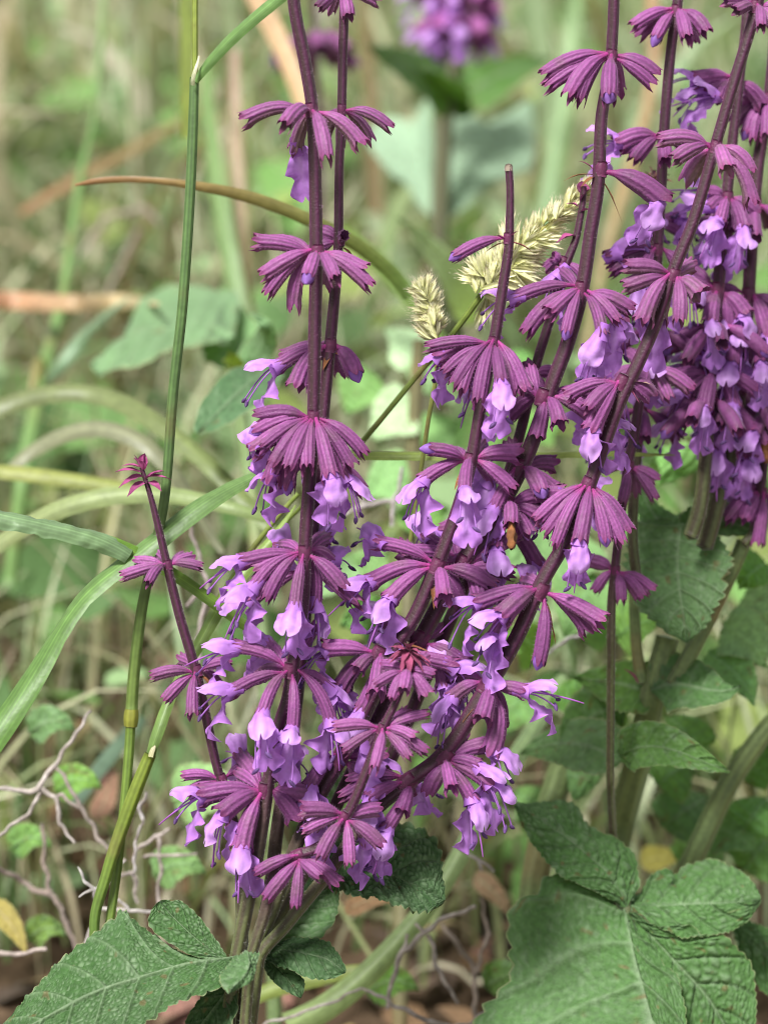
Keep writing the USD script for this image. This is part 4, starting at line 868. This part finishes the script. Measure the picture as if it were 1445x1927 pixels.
s1.whorl(573, 1040, [(452, 1056, .1, 'f', 393, 1063), (470, 1078, .5, 'c'), (474, 1107, .2, 'f', 440, 1140), (500, 1130, .5, 'c'), (556, 1145, .9, 'f', 545, 1205), (593, 1148, -.6, 'f', 602, 1212), (650, 1108, .1, 'c'), (610, 1012, -1, 'f', 622, 985), (522, 1030, -1, 'f', 515, 1008), (625, 1060, -1, 'f', 655, 1040)], L=126, R=19)
s1.whorl(546, 1262, [(440, 1214, 0, 'f', 396, 1215), (432, 1302, .4, 'f', 367, 1310), (494, 1342, .8, 'f', 485, 1390), (552, 1378, .9, 'f', 540, 1420), (628, 1364, .2, 'f', 640, 1402), (500, 1215, -1, 'f', 465, 1192), (620, 1300, -.5, 'f', 650, 1330), (480, 1280, -1, 'c'), (590, 1180, -1, 'c')], L=126, R=19)
s1.whorl(498, 1488, [(376, 1496, .1, 'f', 312, 1510), (416, 1530, .6, 'f', 385, 1590), (455, 1595, .6, 'f', 449, 1640), (566, 1548, .2, 'c'), (596, 1502, -.4, 'c'), (448, 1435, -1, 'f', 420, 1410), (545, 1440, -1, 'f', 570, 1420), (440, 1460, -.6, 'c')], L=126, R=19)
# leaves at its foot
LK = dict(nu=260, nv=181, cell=.00085, rug=.00055)
edges(s1.root, [(452, 1800, .498), (370, 1815, .495), (230, 1850, .492), (90, 1915, .489), (-40, 1985, .486)], [(452, 1795, .499), (418, 1804, .502), (380, 1800, .504), (272, 1738, .508), (228, 1698, .510), (205, 1722, .509), (130, 1785, .505), (60, 1855, .497), (-40, 1985, .486)], [(456, 1806, .497), (440, 1850, .491), (352, 1885, .487), (250, 1945, .484), (120, 2010, .482), (-40, 1985, .486)], 'large wrinkled green leaf in the lower left corner', seed=51, serr=.085, teeth=22, pale=.58, col=V(.040, .100, .024), veins=8, wave=.03, **LK)
edges(s1.root, [(428, 1812, .502), (375, 1772, .504), (335, 1735, .506), (300, 1697, .508)], [(424, 1816, .501), (360, 1800, .501), (300, 1765, .503), (276, 1738, .505), (300, 1697, .508)], [(430, 1808, .503), (405, 1768, .506), (372, 1722, .508), (334, 1694, .509), (300, 1697, .508)], None, seed=58, serr=.06, teeth=10, pale=.55, col=V(.040, .100, .024), veins=4, nu=120, nv=91, cell=.00085, rug=.0005)
edges(s1.root, [(446, 1808, .491), (466, 1795, .484), (470, 1820, .478), (430, 1870, .473)], [(440, 1800, .492), (430, 1812, .484), (410, 1838, .478), (430, 1870, .473)], [(458, 1800, .492), (490, 1796, .487), (478, 1842, .476), (430, 1870, .473)], None, seed=52, serr=.06, teeth=8, pale=.75, col=V(.06, .13, .04), veins=5, nu=60, nv=41, cell=.0009)
edges(s1.root, [(440, 1850, .50), (410, 1890, .50), (380, 1930, .50), (340, 1990, .50)], [(430, 1840, .50), (380, 1870, .503), (345, 1930, .505), (340, 1990, .50)], [(446, 1850, .50), (446, 1900, .496), (420, 1950, .494), (340, 1990, .50)], None, seed=53, serr=.06, teeth=10, pale=.3, col=V(.03, .07, .022), veins=6, nu=60, nv=41, cell=.0011)

s2 = Stem('purple stem close behind the tallest one, right of it', [(650, -160, 18), (648, 0, 18), (645, 110, 18), (643, 210, 17), (638, 330, 17), (637, 440, 18), (622, 640, 22), (612, 740, 23), (600, 870, 24), (588, 1000, 24), (578, 1110, 25), (570, 1200, 25), (560, 1300, 25), (545, 1420, 25), (522, 1560, 25), (510, 1660, 25), (490, 1760, 25), (466, 1830, 25), (430, END, 26)], .508, -.06)
s2.whorl(645, -18, [(594, 20, .3, 'c'), (657, 40, .8, 'c'), (716, 2, -.3, 'c'), (620, 10, -.8, 'c')], L=75, R=15, green=.4, tone=1.15)
s2.whorl(643, 205, [(747, 243, -.2, 'c'), (697, 252, -.8, 'c'), (640, 260, -1, 'c'), (610, 240, -1, 'c')], L=108, R=15, green=.9, tone=1.05, bulge=.2)
s2.whorl(640, 452, [(606, 432, -.6, 'c'), (650, 445, 1, 'c'), (585, 470, -.6, 'c')], L=62, R=14)
s2.bracts(640, 462, [(662, 478, .5, BROWN), (655, 440, .5, PINKB)])
s2.whorl(622, 650, [(520, 690, .2, 'f', 464, 710), (527, 672, -.6, 'c'), (556, 728, .3, 'c'), (670, 703, .1, 'b'), (600, 668, -.9, 'c'), (640, 690, -1, 'c')], L=112, R=18)
s2.bracts(624, 662, [(648, 672, .8, BROWN), (612, 682, .8, BROWN), (640, 655, .3, PINKB)])
s2.ring(600, 860, 4, L=100, R=17, near=True, pf=.3)
s2.ring(583, 1075, 4, L=105, R=17, near=True, pf=.5)
edges(s2.root, [(600, 1600, .520), (680, 1620, .514), (750, 1650, .510), (835, 1700, .508)], [(604, 1590, .525), (660, 1545, .530), (740, 1550, .528), (800, 1555, .526), (836, 1625, .52), (835, 1700, .508)], [(598, 1620, .515), (650, 1690, .502), (705, 1700, .500), (775, 1722, .498), (835, 1700, .508)], 'wrinkled dark green toothed leaf under the lowest flowers', seed=54, serr=.10, teeth=15, pale=.35, col=V(.036, .085, .026), veins=7, wave=.04, nu=130, nv=101, cell=.0011, rug=.0008)
edges(s2.root, [(500, 1790, .515), (545, 1735, .52), (600, 1680, .525), (640, 1640, .53)], [(495, 1780, .516), (520, 1720, .526), (570, 1650, .532), (640, 1640, .53)], [(505, 1800, .513), (570, 1790, .512), (640, 1720, .516), (640, 1640, .53)], None, seed=55, serr=.06, teeth=12, pale=.55, col=V(.06, .13, .04), veins=6, nu=70, nv=51, cell=.0012)
edges(s2.root, [(500, 1795, .513), (550, 1790, .508), (600, 1800, .505), (650, 1832, .503)], [(505, 1785, .515), (560, 1765, .514), (610, 1770, .511), (650, 1832, .503)], [(500, 1810, .51), (540, 1830, .503), (600, 1850, .501), (650, 1832, .503)], None, seed=56, serr=.10, teeth=10, pale=.3, col=V(.038, .09, .028), veins=6, nu=70, nv=51, cell=.0012)
edges(s2.root, [(500, 1805, .512), (530, 1830, .509), (550, 1855, .507), (566, 1880, .506)], [(505, 1800, .512), (545, 1818, .509), (575, 1850, .507), (566, 1880, .506)], [(495, 1812, .512), (505, 1840, .509), (540, 1870, .506), (566, 1880, .506)], None, seed=57, serr=.10, teeth=8, pale=.25, col=V(.035, .08, .026), veins=5, nu=60, nv=41, cell=.0012)
edges(s2.root, [(570, 1560, .535), (590, 1490, .537), (610, 1470, .54), (640, 1440, .545)], [(560, 1550, .535), (570, 1500, .54), (590, 1440, .545), (640, 1440, .545)], [(590, 1570, .53), (640, 1540, .535), (650, 1480, .54), (640, 1440, .545)], None, seed=59, serr=.06, teeth=8, pale=.6, col=V(.07, .14, .05), veins=5, nu=60, nv=41, cell=.0012)

s3 = Stem('purple stem with a cut grey top in front of the seed head', [(957, 312, 15), (960, 370, 15), (958, 450, 18), (946, 540, 20), (930, 640, 22), (905, 760, 22), (888, 860, 24), (864, 950, 26), (832, 1040, 27), (815, 1080, 27), (780, 1160, 28), (745, 1215, 29), (700, 1310, 30), (655, 1400, 32), (600, 1500, 28), (550, 1610, 26), (515, 1710, 25), (478, 1810, 25), (430, END, 26)], .500, -.06)
emit(s3.root, 'cut_end', tube(at(np.array([957, 957, 957]), np.array([322, 314, 309]), s3.z[0]), np.array([.00072, .00078, .0006]), V(.21, .17, .13), 12, ref=fwd), 'wood', 'dry grey cut end of the stem')
s3.whorl(956, 448, [(852, 483, .2, 'b')], L=118, R=17)
s3.bracts(957, 455, [(918, 462, 0, (.3, .14, .06)), (1000, 462, 0, (.25, .08, .07)), (972, 430, .6, PINKB), (935, 438, .4, PINKB)])
s3.whorl(928, 645, [(799, 652, 0, 'c'), (830, 705, .3, 'c'), (848, 732, .6, 'c'), (866, 738, .7, 'c'), (898, 755, .8, 'c'), (940, 727, 1, 'f', 945, 785), (990, 740, .4, 'c'), (972, 752, .5, 'c'), (826, 668, -.8, 'f', 795, 690), (900, 720, -1, 'f', 872, 772), (960, 700, -1, 'c')], L=132, R=20)
s3.whorl(884, 866, [(800, 842, .1, 'b'), (792, 904, .2, 'f', 768, 935), (870, 930, 1, 'f', 874, 958), (976, 925, .2, 'c'), (992, 850, -.5, 'c'), (905, 835, -1, 'f', 925, 828), (850, 850, -1, 'c'), (930, 905, -.5, 'f', 905, 945)], L=118, R=18)
s3.bracts(880, 880, [(860, 905, .7, BROWN)])
s3.whorl(822, 1066, [(693, 1094, .2, 'f', 654, 1110), (730, 1128, .5, 'f', 700, 1165), (706, 1018, -.4, 'f', 688, 1000), (836, 1131, 1, 's'), (935, 1104, .1, 'c'), (872, 1142, -.4, 'c'), (752, 1032, -1, 'c'), (900, 1060, -1, 'c')], L=126, R=18)
s3.bracts(815, 1090, [(816, 1125, .9, BROWN)])
s3.whorl(712, 1232, [(606, 1219, .1, 'f', 562, 1240), (667, 1262, .6, 'c'), (708, 1305, .9, 'c'), (640, 1295, -.5, 'f', 625, 1340), (860, 1252, -.2, 'f', 905, 1275), (680, 1340, .2, 'f', 660, 1400), (770, 1190, -1, 'f', 735, 1185)], L=118, R=18)
s3.bracts(745, 1215, [(812, 1215, .4, BROWN), (770, 1180, .2, PINKB)])
s3.whorl(640, 1425, [(580, 1480, .3, 'f', 575, 1530), (720, 1430, -.6, 'f', 740, 1480), (700, 1480, -.3, 'c')], L=105, R=17)

s4 = Stem('tall purple stem with drooping upper whorl right of the seed head', [(1157, -150, 22), (1155, 0, 22), (1150, 105, 22), (1131, 230, 24), (1126, 340, 25), (1111, 440, 26), (1095, 545, 27), (1066, 650, 28), (1040, 720, 28), (1022, 775, 29), (990, 860, 30), (952, 935, 31), (905, 1005, 32), (868, 1065, 32), (820, 1150, 32), (785, 1215, 32), (735, 1310, 32), (690, 1400, 28), (640, 1500, 26), (590, 1610, 25), (530, 1720, 25), (482, 1810, 25), (425, END, 26)], .507, -.08)
s4.whorl(1150, 105, [(1020, 140, .1, 'c'), (1025, 164, -.4, 'c'), (1066, 186, .6, 'c'), (1082, 198, .7, 'c'), (1138, 206, .9, 'b'), (1240, 140, 0, 'c'), (1234, 160, -.2, 'c'), (1170, 160, -1, 'c')], L=130, R=18, tone=1.05)
s4.whorl(1130, 318, [(1253, 380, .2, 'f', 1228, 440)], L=136, R=26, tone=1.0, green=.2)
s4.bracts(1126, 330, [(1070, 322, .1, BROWN), (1094, 293, .2, PINKB), (1145, 300, .6, PINKB), (1165, 385, -.2, BROWN), (1100, 340, .8, BROWN)])
s4.whorl(1093, 545, [(960, 562, 0, 'f', 888, 565), (1030, 592, .8, 's'), (990, 622, -.2, 'c'), (1060, 634, .8, 'b'), (1130, 638, .8, 'f', 1106, 700), (1196, 585, .1, 'c'), (1165, 610, .3, 'c'), (1180, 600, -1, 'f', 1190, 650), (1060, 500, -1, 'f', 1000, 565)], L=132, R=20)
s4.whorl(1022, 748, [(1000, 690, -.6, 'c'), (1054, 806, .9, 's'), (1134, 796, -.3, 'c'), (1010, 820, .3, 'c'), (975, 700, -.6, 'c'), (960, 780, -.8, 'c'), (1115, 740, -1, 'f', 1150, 780)], L=104, R=18)
s4.whorl(975, 880, [(1018, 928, .8, 'b'), (1040, 920, .2, 'c'), (960, 830, -.6, 'c'), (1050, 870, -.8, 's'), (930, 960, .2, 'f', 900, 1000)], L=100, R=18)
s4.whorl(948, 945, [(961, 992, 1, 'd'), (1002, 1012, .3, 'c'), (1030, 975, 0, 's'), (880, 960, -.6, 'f', 860, 1000), (1060, 930, -.5, 'f', 1040, 990)], L=100, R=18)
s4.whorl(868, 1062, [(964, 1078, .1, 'c'), (925, 1112, .3, 'c'), (752, 1032, .1, 'c'), (978, 1004, -.3, 'c'), (905, 1130, .6, 'c'), (880, 995, -.8, 'f', 880, 960), (800, 1010, -.6, 'f', 790, 985)], L=122, R=18)
s4.whorl(790, 1205, [(878, 1250, .2, 'f', 905, 1300), (840, 1290, .4, 'f', 855, 1340), (830, 1180, -.6, 'c'), (720, 1170, -.5, 'f', 700, 1150)], L=118, R=18)

s5 = Stem('purple stem leaning to the right across the right flowers', [(1450, -120, 22), (1427, 0, 22), (1407, 70, 22), (1382, 150, 22), (1347, 270, 22), (1303, 420, 23), (1266, 512, 24), (1240, 592, 25), (1202, 680, 26), (1166, 755, 27), (1132, 850, 26), (1108, 915, 27), (1075, 1000, 27), (1020, 1095, 29), (972, 1200, 30), (920, 1290, 31), (900, 1320, 31), (855, 1395, 32), (815, 1438, 32), (770, 1470, 32), (700, 1530, 28), (620, 1640, 26), (540, 1740, 25), (486, 1810, 25), (435, END, 26)], .497, -.06)
s5.whorl(1420, 12, [(1356, 4, .2, 'c'), (1376, 26, .7, 'c'), (1425, 68, .9, 'c'), (1490, 20, 0, 'c'), (1460, 60, .4, 'c')], L=84, R=16, green=.6, tone=1.2)
s5.whorl(1346, 276, [(1228, 260, .1, 'c'), (1258, 303, .3, 'c'), (1360, 332, 1, 's'), (1424, 388, .3, 'c'), (1418, 322, 0, 'c'), (1300, 330, -.7, 'c')], L=122, R=18, green=.9, tone=1.2, bulge=.2)
s5.whorl(1266, 518, [(1176, 502, .2, 'c'), (1174, 540, .5, 'c'), (1204, 608, .7, 'c'), (1277, 618, .9, 'c'), (1316, 556, .1, 'c'), (1310, 490, -.8, 'c'), (1240, 600, -.8, 'f', 1245, 640)], L=112, R=19, green=.8, tone=1.12)
s5.whorl(1170, 720, [(1092, 778, .6, 'c'), (1066, 742, 0, 'c'), (1110, 810, .2, 'f', 1105, 880), (1150, 800, -.8, 'f', 1195, 812), (1230, 745, -.4, 'c')], L=116, R=19)
s5.bracts(1172, 722, [(1222, 712, .6, (.34, .22, .18)), (1195, 742, .3, PINKB)])
s5.whorl(1106, 913, [(1004, 980, .3, 'c'), (1024, 1004, .6, 'c'), (1043, 1022, .8, 'c'), (1086, 1022, 1, 'f', 1074, 1095), (1142, 1030, .8, 'b'), (1184, 1002, .2, 'c'), (1168, 1020, .5, 'c'), (1120, 930, -1, 'f', 1145, 905), (1050, 960, -1, 'c')], L=132, R=20)
s5.whorl(1016, 1112, [(893, 1134, .1, 'f', 828, 1153), (925, 1205, .5, 'f', 905, 1228), (1132, 1168, .1, 'c'), (1118, 1195, -.2, 's'), (1014, 1246, .5, 'b'), (1000, 1100, -1, 'f', 998, 1078), (940, 1160, .4, 'f', 880, 1200)], L=134, R=19)
s5.bracts(1020, 1120, [(1042, 1182, .2, BROWN), (1030, 1090, .2, PINKB)])
s5.whorl(917, 1290, [(988, 1300, .2, 'f', 1036, 1298), (905, 1358, 1, 's'), (926, 1418, .2, 'f', 960, 1470), (850, 1314, .1, 'f', 822, 1345), (845, 1270, -.5, 'f', 830, 1230), (950, 1375, -.6, 'd')], L=112, R=19)
s5.bracts(905, 1315, [(878, 1340, .8, BROWN), (930, 1250, .3, PINKB)])
s5.whorl(835, 1425, [(848, 1476, .9, 's'), (890, 1508, .5, 'f', 905, 1560), (925, 1472, .2, 'f', 965, 1512), (880, 1390, -.8, 's'), (930, 1400, -.4, 'c'), (800, 1500, .2, 'c'), (900, 1440, .2, 'f', 945, 1470)], L=108, R=18)
s5.whorl(765, 1473, [(726, 1560, .4, 'f', 706, 1605), (755, 1532, .8, 's'), (770, 1490, -.8, 'f', 805, 1468), (655, 1470, .3, 'c'), (690, 1500, .5, 'f', 680, 1560), (640, 1500, -.4, 'c')], L=112, R=18)

s6 = Stem('short drooping purple shoot with fuzzy reddish tip in the centre', [(768, 1222, 9), (765, 1262, 13), (745, 1320, 15), (720, 1372, 18), (690, 1450, 19), (652, 1537, 20), (625, 1575, 21), (590, 1600, 22), (555, 1612, 22), (520, 1640, 22), (498, 1720, 22), (470, 1820, 22), (430, END, 24)], .488, 0, zpts=([1222, 1540, 1650, 2000], [.487, .490, .494, .496]), green=(1650, 1800))
s6.buds([(768, 1224, math.cos(a) * .7, math.sin(a) * .7, .6 + .3 * math.cos(a * 3)) for a in np.linspace(0, 6, 9)] + [(768, 1230, math.cos(a), math.sin(a), .2) for a in np.linspace(.3, 6.4, 8)], col=(.25, .05, .11), ln=.0036, w=.00042)
s6.whorl(765, 1262, [(700, 1290, .5, 'c'), (735, 1318, .9, 'c'), (758, 1300, 1, 'c'), (803, 1306, .7, 'c'), (824, 1270, .1, 'c'), (715, 1250, -.4, 'c'), (800, 1240, -.6, 'c')], L=74, R=15, green=.3, tone=1.15)
s6.whorl(718, 1372, [(628, 1366, .2, 'c'), (641, 1414, .6, 'c'), (705, 1438, .9, 'c'), (776, 1430, .8, 'c'), (806, 1416, .5, 'c'), (815, 1340, -.4, 'c'), (768, 1345, -.7, 'c'), (690, 1410, -.9, 'f', 690, 1460), (780, 1385, .2, 'c')], L=100, R=16, green=.5, tone=1.12)
s6.whorl(648, 1538, [(556, 1520, .2, 'c'), (562, 1566, .5, 'c'), (600, 1612, .7, 'c'), (659, 1622, .9, 'c'), (727, 1596, .5, 'c'), (716, 1526, -.3, 'c'), (590, 1560, -.8, 'f', 580, 1595), (690, 1590, -.6, 'f', 706, 1618)], L=102, R=16, green=.5, tone=1.1)
s6.whorl(560, 1610, [(480, 1643, .1, 'c'), (502, 1690, .5, 'c'), (557, 1706, .8, 'c'), (640, 1666, .3, 'c'), (610, 1650, .6, 'c')], L=100, R=15, tone=1.05, green=.3)

s7 = Stem('slim purple side stem with small bud tip, far left', [(266, 880, 8), (280, 922, 10), (300, 1000, 14), (315, 1066, 16), (337, 1155, 18), (368, 1262, 19), (386, 1340, 18), (410, 1450, 17), (430, 1510, 17), (450, 1600, 20), (455, 1700, 24), (450, END, 26)], .503, -.05)
s7.buds([(268, 886, -.4, -.9, .3), (268, 886, .1, -1, .2), (268, 890, -.8, -.3, .3), (270, 896, -.9, .15, .3), (272, 900, .9, -.25, .3), (272, 904, .7, -.6, .1), (274, 908, -.6, .25, .5), (276, 908, .6, .1, .5), (268, 886, -.15, -.8, .6)], ln=.0044, w=.00062)
s7.buds([(266, 880, .15, -1, .1), (264, 880, -.9, -.35, .1), (262, 878, -.3, -1, .3)], ln=.0036, w=.0005)
s7.whorl(316, 1063, [(230, 1084, .2, 'c'), (247, 1056, -.5, 'c'), (279, 1100, .7, 'c'), (386, 1066, .1, 'c'), (360, 1050, -.7, 'c'), (340, 1045, -.9, 'c'), (296, 1040, -1, 'c')], L=84, R=12, green=.5, tone=1.15, bulge=.1)
s7.whorl(371, 1262, [(284, 1271, .2, 'c'), (308, 1320, .5, 'c'), (365, 1342, .8, 'c'), (432, 1246, .1, 'c'), (335, 1240, -.8, 'c'), (410, 1290, -.5, 'c')], L=92, R=14, green=.5, tone=1.1)
s7.bracts(372, 1268, [(395, 1284, .3, BROWN)])
s7.whorl(418, 1466, [(343, 1460, 0, 'c'), (342, 1502, .2, 'c'), (380, 1500, -.6, 'c'), (480, 1440, -.6, 'c')], L=88, R=14, tone=1.05)

s8 = Stem('slightly blurred thin purple stem between the two right stems', [(1278, -120, 20), (1275, 0, 20), (1264, 80, 20), (1250, 240, 20), (1243, 380, 20), (1237, 480, 20), (1230, 600, 20), (1208, 720, 19), (1196, 800, 19), (1181, 880, 18), (1165, 1000, 17), (1156, 1080, 17), (1150, 1150, 17), (1149, 1300, 16), (1148, 1450, 15), (1152, 1560, 15), (1160, 1700, 15), (1150, END, 16)], .545, -.06, green=(1050, 1250), zpts=([0, 1200, 1480, 1560, 1800, END], [.536, .545, .556, .578, .60, .60]))
s8.whorl(1272, 20, [(1190, 50, .2, 'c'), (1205, 62, -.4, 'c'), (1224, 86, .7, 'b'), (1286, 82, .9, 'c'), (1330, 66, .2, 'c'), (1312, 78, -.5, 'c')], L=92, R=16, tone=1.1)
s8.whorl(1247, 258, [(1162, 270, .1, 'f', 1112, 262), (1188, 306, .5, 'c'), (1172, 292, -.3, 'c'), (1246, 312, .8, 'c'), (1310, 290, -.3, 'c')], L=96, R=17)
s8.whorl(1237, 470, [(1142, 484, .1, 'f', 1176, 462), (1150, 510, .4, 'c'), (1200, 540, .6, 'f', 1190, 600), (1290, 520, 0, 'f', 1310, 560)], L=100, R=17)
s8.whorl(1213, 692, [(1198, 735, .9, 'c'), (1258, 752, .6, 'c'), (1297, 730, .2, 'c'), (1230, 745, -.4, 'c'), (1150, 720, -.2, 'f', 1180, 760), (1190, 660, -1, 'c')], L=88, R=15, green=.6, tone=1.1)
s8.whorl(1183, 878, [(1132, 880, 0, 'c'), (1168, 948, .8, 'c'), (1234, 940, .5, 'c'), (1238, 902, 0, 'c'), (1200, 930, -.6, 'c')], L=80, R=14, green=.4, tone=1.1)
s8.whorl(1158, 1074, [(1108, 1054, -.3, 'c'), (1115, 1116, .3, 'c'), (1167, 1134, .8, 'c'), (1206, 1124, .5, 'c'), (1231, 1112, .2, 'c')], L=78, R=14, green=.3, tone=1.15)

s9 = Stem('dark stem behind the leaning stem, bearing flowers on its left', [(1412, -120, 18), (1404, 30, 18), (1392, 150, 18), (1378, 270, 20), (1362, 420, 22), (1350, 560, 24), (1340, 690, 25), (1332, 800, 25), (1318, 950, 28), (1300, 1010, 28)], .555, -.05, green=(700, 900))
s9.whorl(1382, 148, [(1304, 152, .1, 'f', 1258, 142), (1326, 172, .4, 'f', 1256, 194), (1350, 190, .3, 'f', 1305, 178), (1440, 190, -.4, 'c')], L=88, R=16, fsize=.82)
s9.whorl(1368, 372, [(1328, 364, .2, 'f', 1276, 340), (1330, 396, .4, 'f', 1254, 372), (1350, 420, .5, 'f', 1320, 450), (1396, 432, .8, 'f', 1390, 490), (1380, 440, -.3, 'c'), (1430, 400, 0, 'c')], L=88, R=17, tone=1.0, fsize=.82)
s9.whorl(1350, 545, [(1264, 545, .1, 'c'), (1300, 580, .4, 'c'), (1330, 610, .6, 'f', 1335, 650), (1400, 590, .2, 'f', 1410, 640), (1290, 500, -.7, 'f', 1270, 470), (1370, 640, .6, 'c')], L=96, R=17, fsize=.82)
s9.whorl(1341, 700, [(1262, 712, .1, 'c'), (1288, 738, .4, 'f', 1235, 780), (1320, 770, .7, 'f', 1312, 810), (1382, 765, .5, 'f', 1372, 805), (1420, 735, .1, 'c'), (1300, 690, -.7, 'f', 1260, 690), (1270, 800, -.3, 'f', 1215, 840)], L=96, R=17, fsize=.82)
s9.bracts(1335, 780, [(1290, 782, .3, (.34, .15, .05)), (1328, 800, .9, (.34, .15, .05))])
s9.ring(1347, 610, 7, L=95, R=17, pf=.3, droop=.5, fsize=.82)
s9.ring(1336, 750, 6, L=95, R=17, pf=.3, droop=.6, fsize=.82)

s10 = Stem('blurred dark stem at the right edge with fanned purple calyces', [(1470, -100, 18), (1458, 60, 20), (1446, 190, 22), (1425, 320, 24), (1415, 450, 24), (1408, 560, 25), (1395, 700, 26), (1380, 820, 28), (1345, 960, 34), (1325, 1030, 34)], .565, -.05, green=(700, 900))
s10.whorl(1448, 186, [(1376, 190, 0, 'c'), (1378, 232, .3, 'c'), (1397, 255, .6, 'b'), (1412, 262, .7, 'c'), (1436, 262, .9, 'c'), (1375, 205, .2, 'c'), (1470, 260, .6, 'c'), (1510, 220, 0, 'c')], L=92, R=15, tone=1.15, fsize=.82)
s10.ring(1420, 385, 7, L=92, R=16, pf=.3, droop=.6, fsize=.82)
s10.whorl(1408, 556, [(1358, 602, .5, 'f', 1342, 640), (1393, 634, .8, 'f', 1384, 675), (1440, 630, .5, 'f', 1450, 690), (1330, 540, 0, 'c'), (1470, 590, 0, 'c')], L=92, R=16, fsize=.82)
s10.ring(1403, 620, 6, L=95, R=17, pf=.35, droop=.6, fsize=.82)
s10.ring(1392, 730, 6, L=95, R=17, pf=.35, droop=.7, states='ccsd', fsize=.82)
s10.whorl(1385, 800, [(1345, 850, .4, 'f', 1340, 890), (1410, 860, .5, 'f', 1400, 920), (1440, 840, .2, 'd'), (1420, 830, .3, 'd'), (1390, 860, .8, 'c')], L=90, R=16, fsize=.82)

s11 = Stem('short blurred purple stem at the right edge below the flowers', [(1480, 560, 14), (1460, 700, 16), (1446, 800, 17), (1430, 930, 18), (1418, 1000, 18), (1400, 1025, 20)], .572, 0, green=(930, 1010))
s11.whorl(1434, 928, [(1368, 974, .2, 'c'), (1396, 982, .5, 'c'), (1424, 1018, .8, 'c'), (1470, 980, .3, 'c'), (1375, 905, -.4, 'f', 1362, 925), (1410, 890, -.4, 'f', 1412, 920)], L=92, R=15, tone=1.1, fsize=.82)
s11.ring(1450, 770, 6, L=90, R=16, pf=.5, fsize=.82)
s11.ring(1470, 620, 6, L=95, R=16, pf=.35, fsize=.82)

s12 = Stem('thin dark purple stem behind the tall right stem', [(1098, 350, 12), (1086, 440, 14), (1064, 500, 17), (1035, 600, 18), (1005, 700, 19), (985, 790, 20), (960, 880, 20), (925, 980, 22), (880, 1090, 24), (820, 1230, 26), (740, 1420, 24), (650, 1600, 22), (550, 1750, 22), (480, 1830, 22), (430, END, 22)], .522, -.06)
s12.buds([(1094, 372, -.3, -1, .1), (1092, 380, .4, -.9, .2), (1090, 390, -.8, -.5, .1), (1088, 400, .8, -.4, .1), (1094, 365, .1, -1, 0), (1084, 442, -.9, .1, .2)], ln=.0034, w=.0007)
s12.whorl(1060, 492, [(1036, 482, .2, 'c'), (1100, 520, .4, 's'), (1030, 500, -.8, 'c')], L=48, R=12)
s12.whorl(1003, 700, [(985, 682, .2, 'c'), (1040, 700, .3, 'c'), (960, 740, .5, 'c'), (1020, 760, .8, 'c')], L=66, R=14)
s12.ring(930, 968, 4, L=100, R=17, near=True, pf=.5)

s13 = Stem('blurred purple stem top with brown seed cluster between right stems', [(1230, 320, 10), (1228, 380, 14), (1232, 470, 20), (1224, 640, 20), (1205, 780, 20), (1190, 1000, 20), (1200, 1100, 20)], .556, 0, green=(700, 1000))
s13.buds([(1228, 345, math.cos(a), -abs(math.sin(a)) - .4, .3) for a in np.linspace(0, 3.1, 8)], col=(.2, .1, .07), ln=.0040, w=.0009)
s13.whorl(1230, 420, [(1205, 400, .2, 'f', 1230, 420), (1275, 410, 0, 'f', 1300, 425), (1290, 440, -.3, 'c')], L=80, R=15, fsize=.82)
s13.ring(1226, 620, 5, L=90, R=16, pf=.4, fsize=.82)
s13.ring(1207, 770, 4, L=80, R=16, pf=.5, fsize=.82)
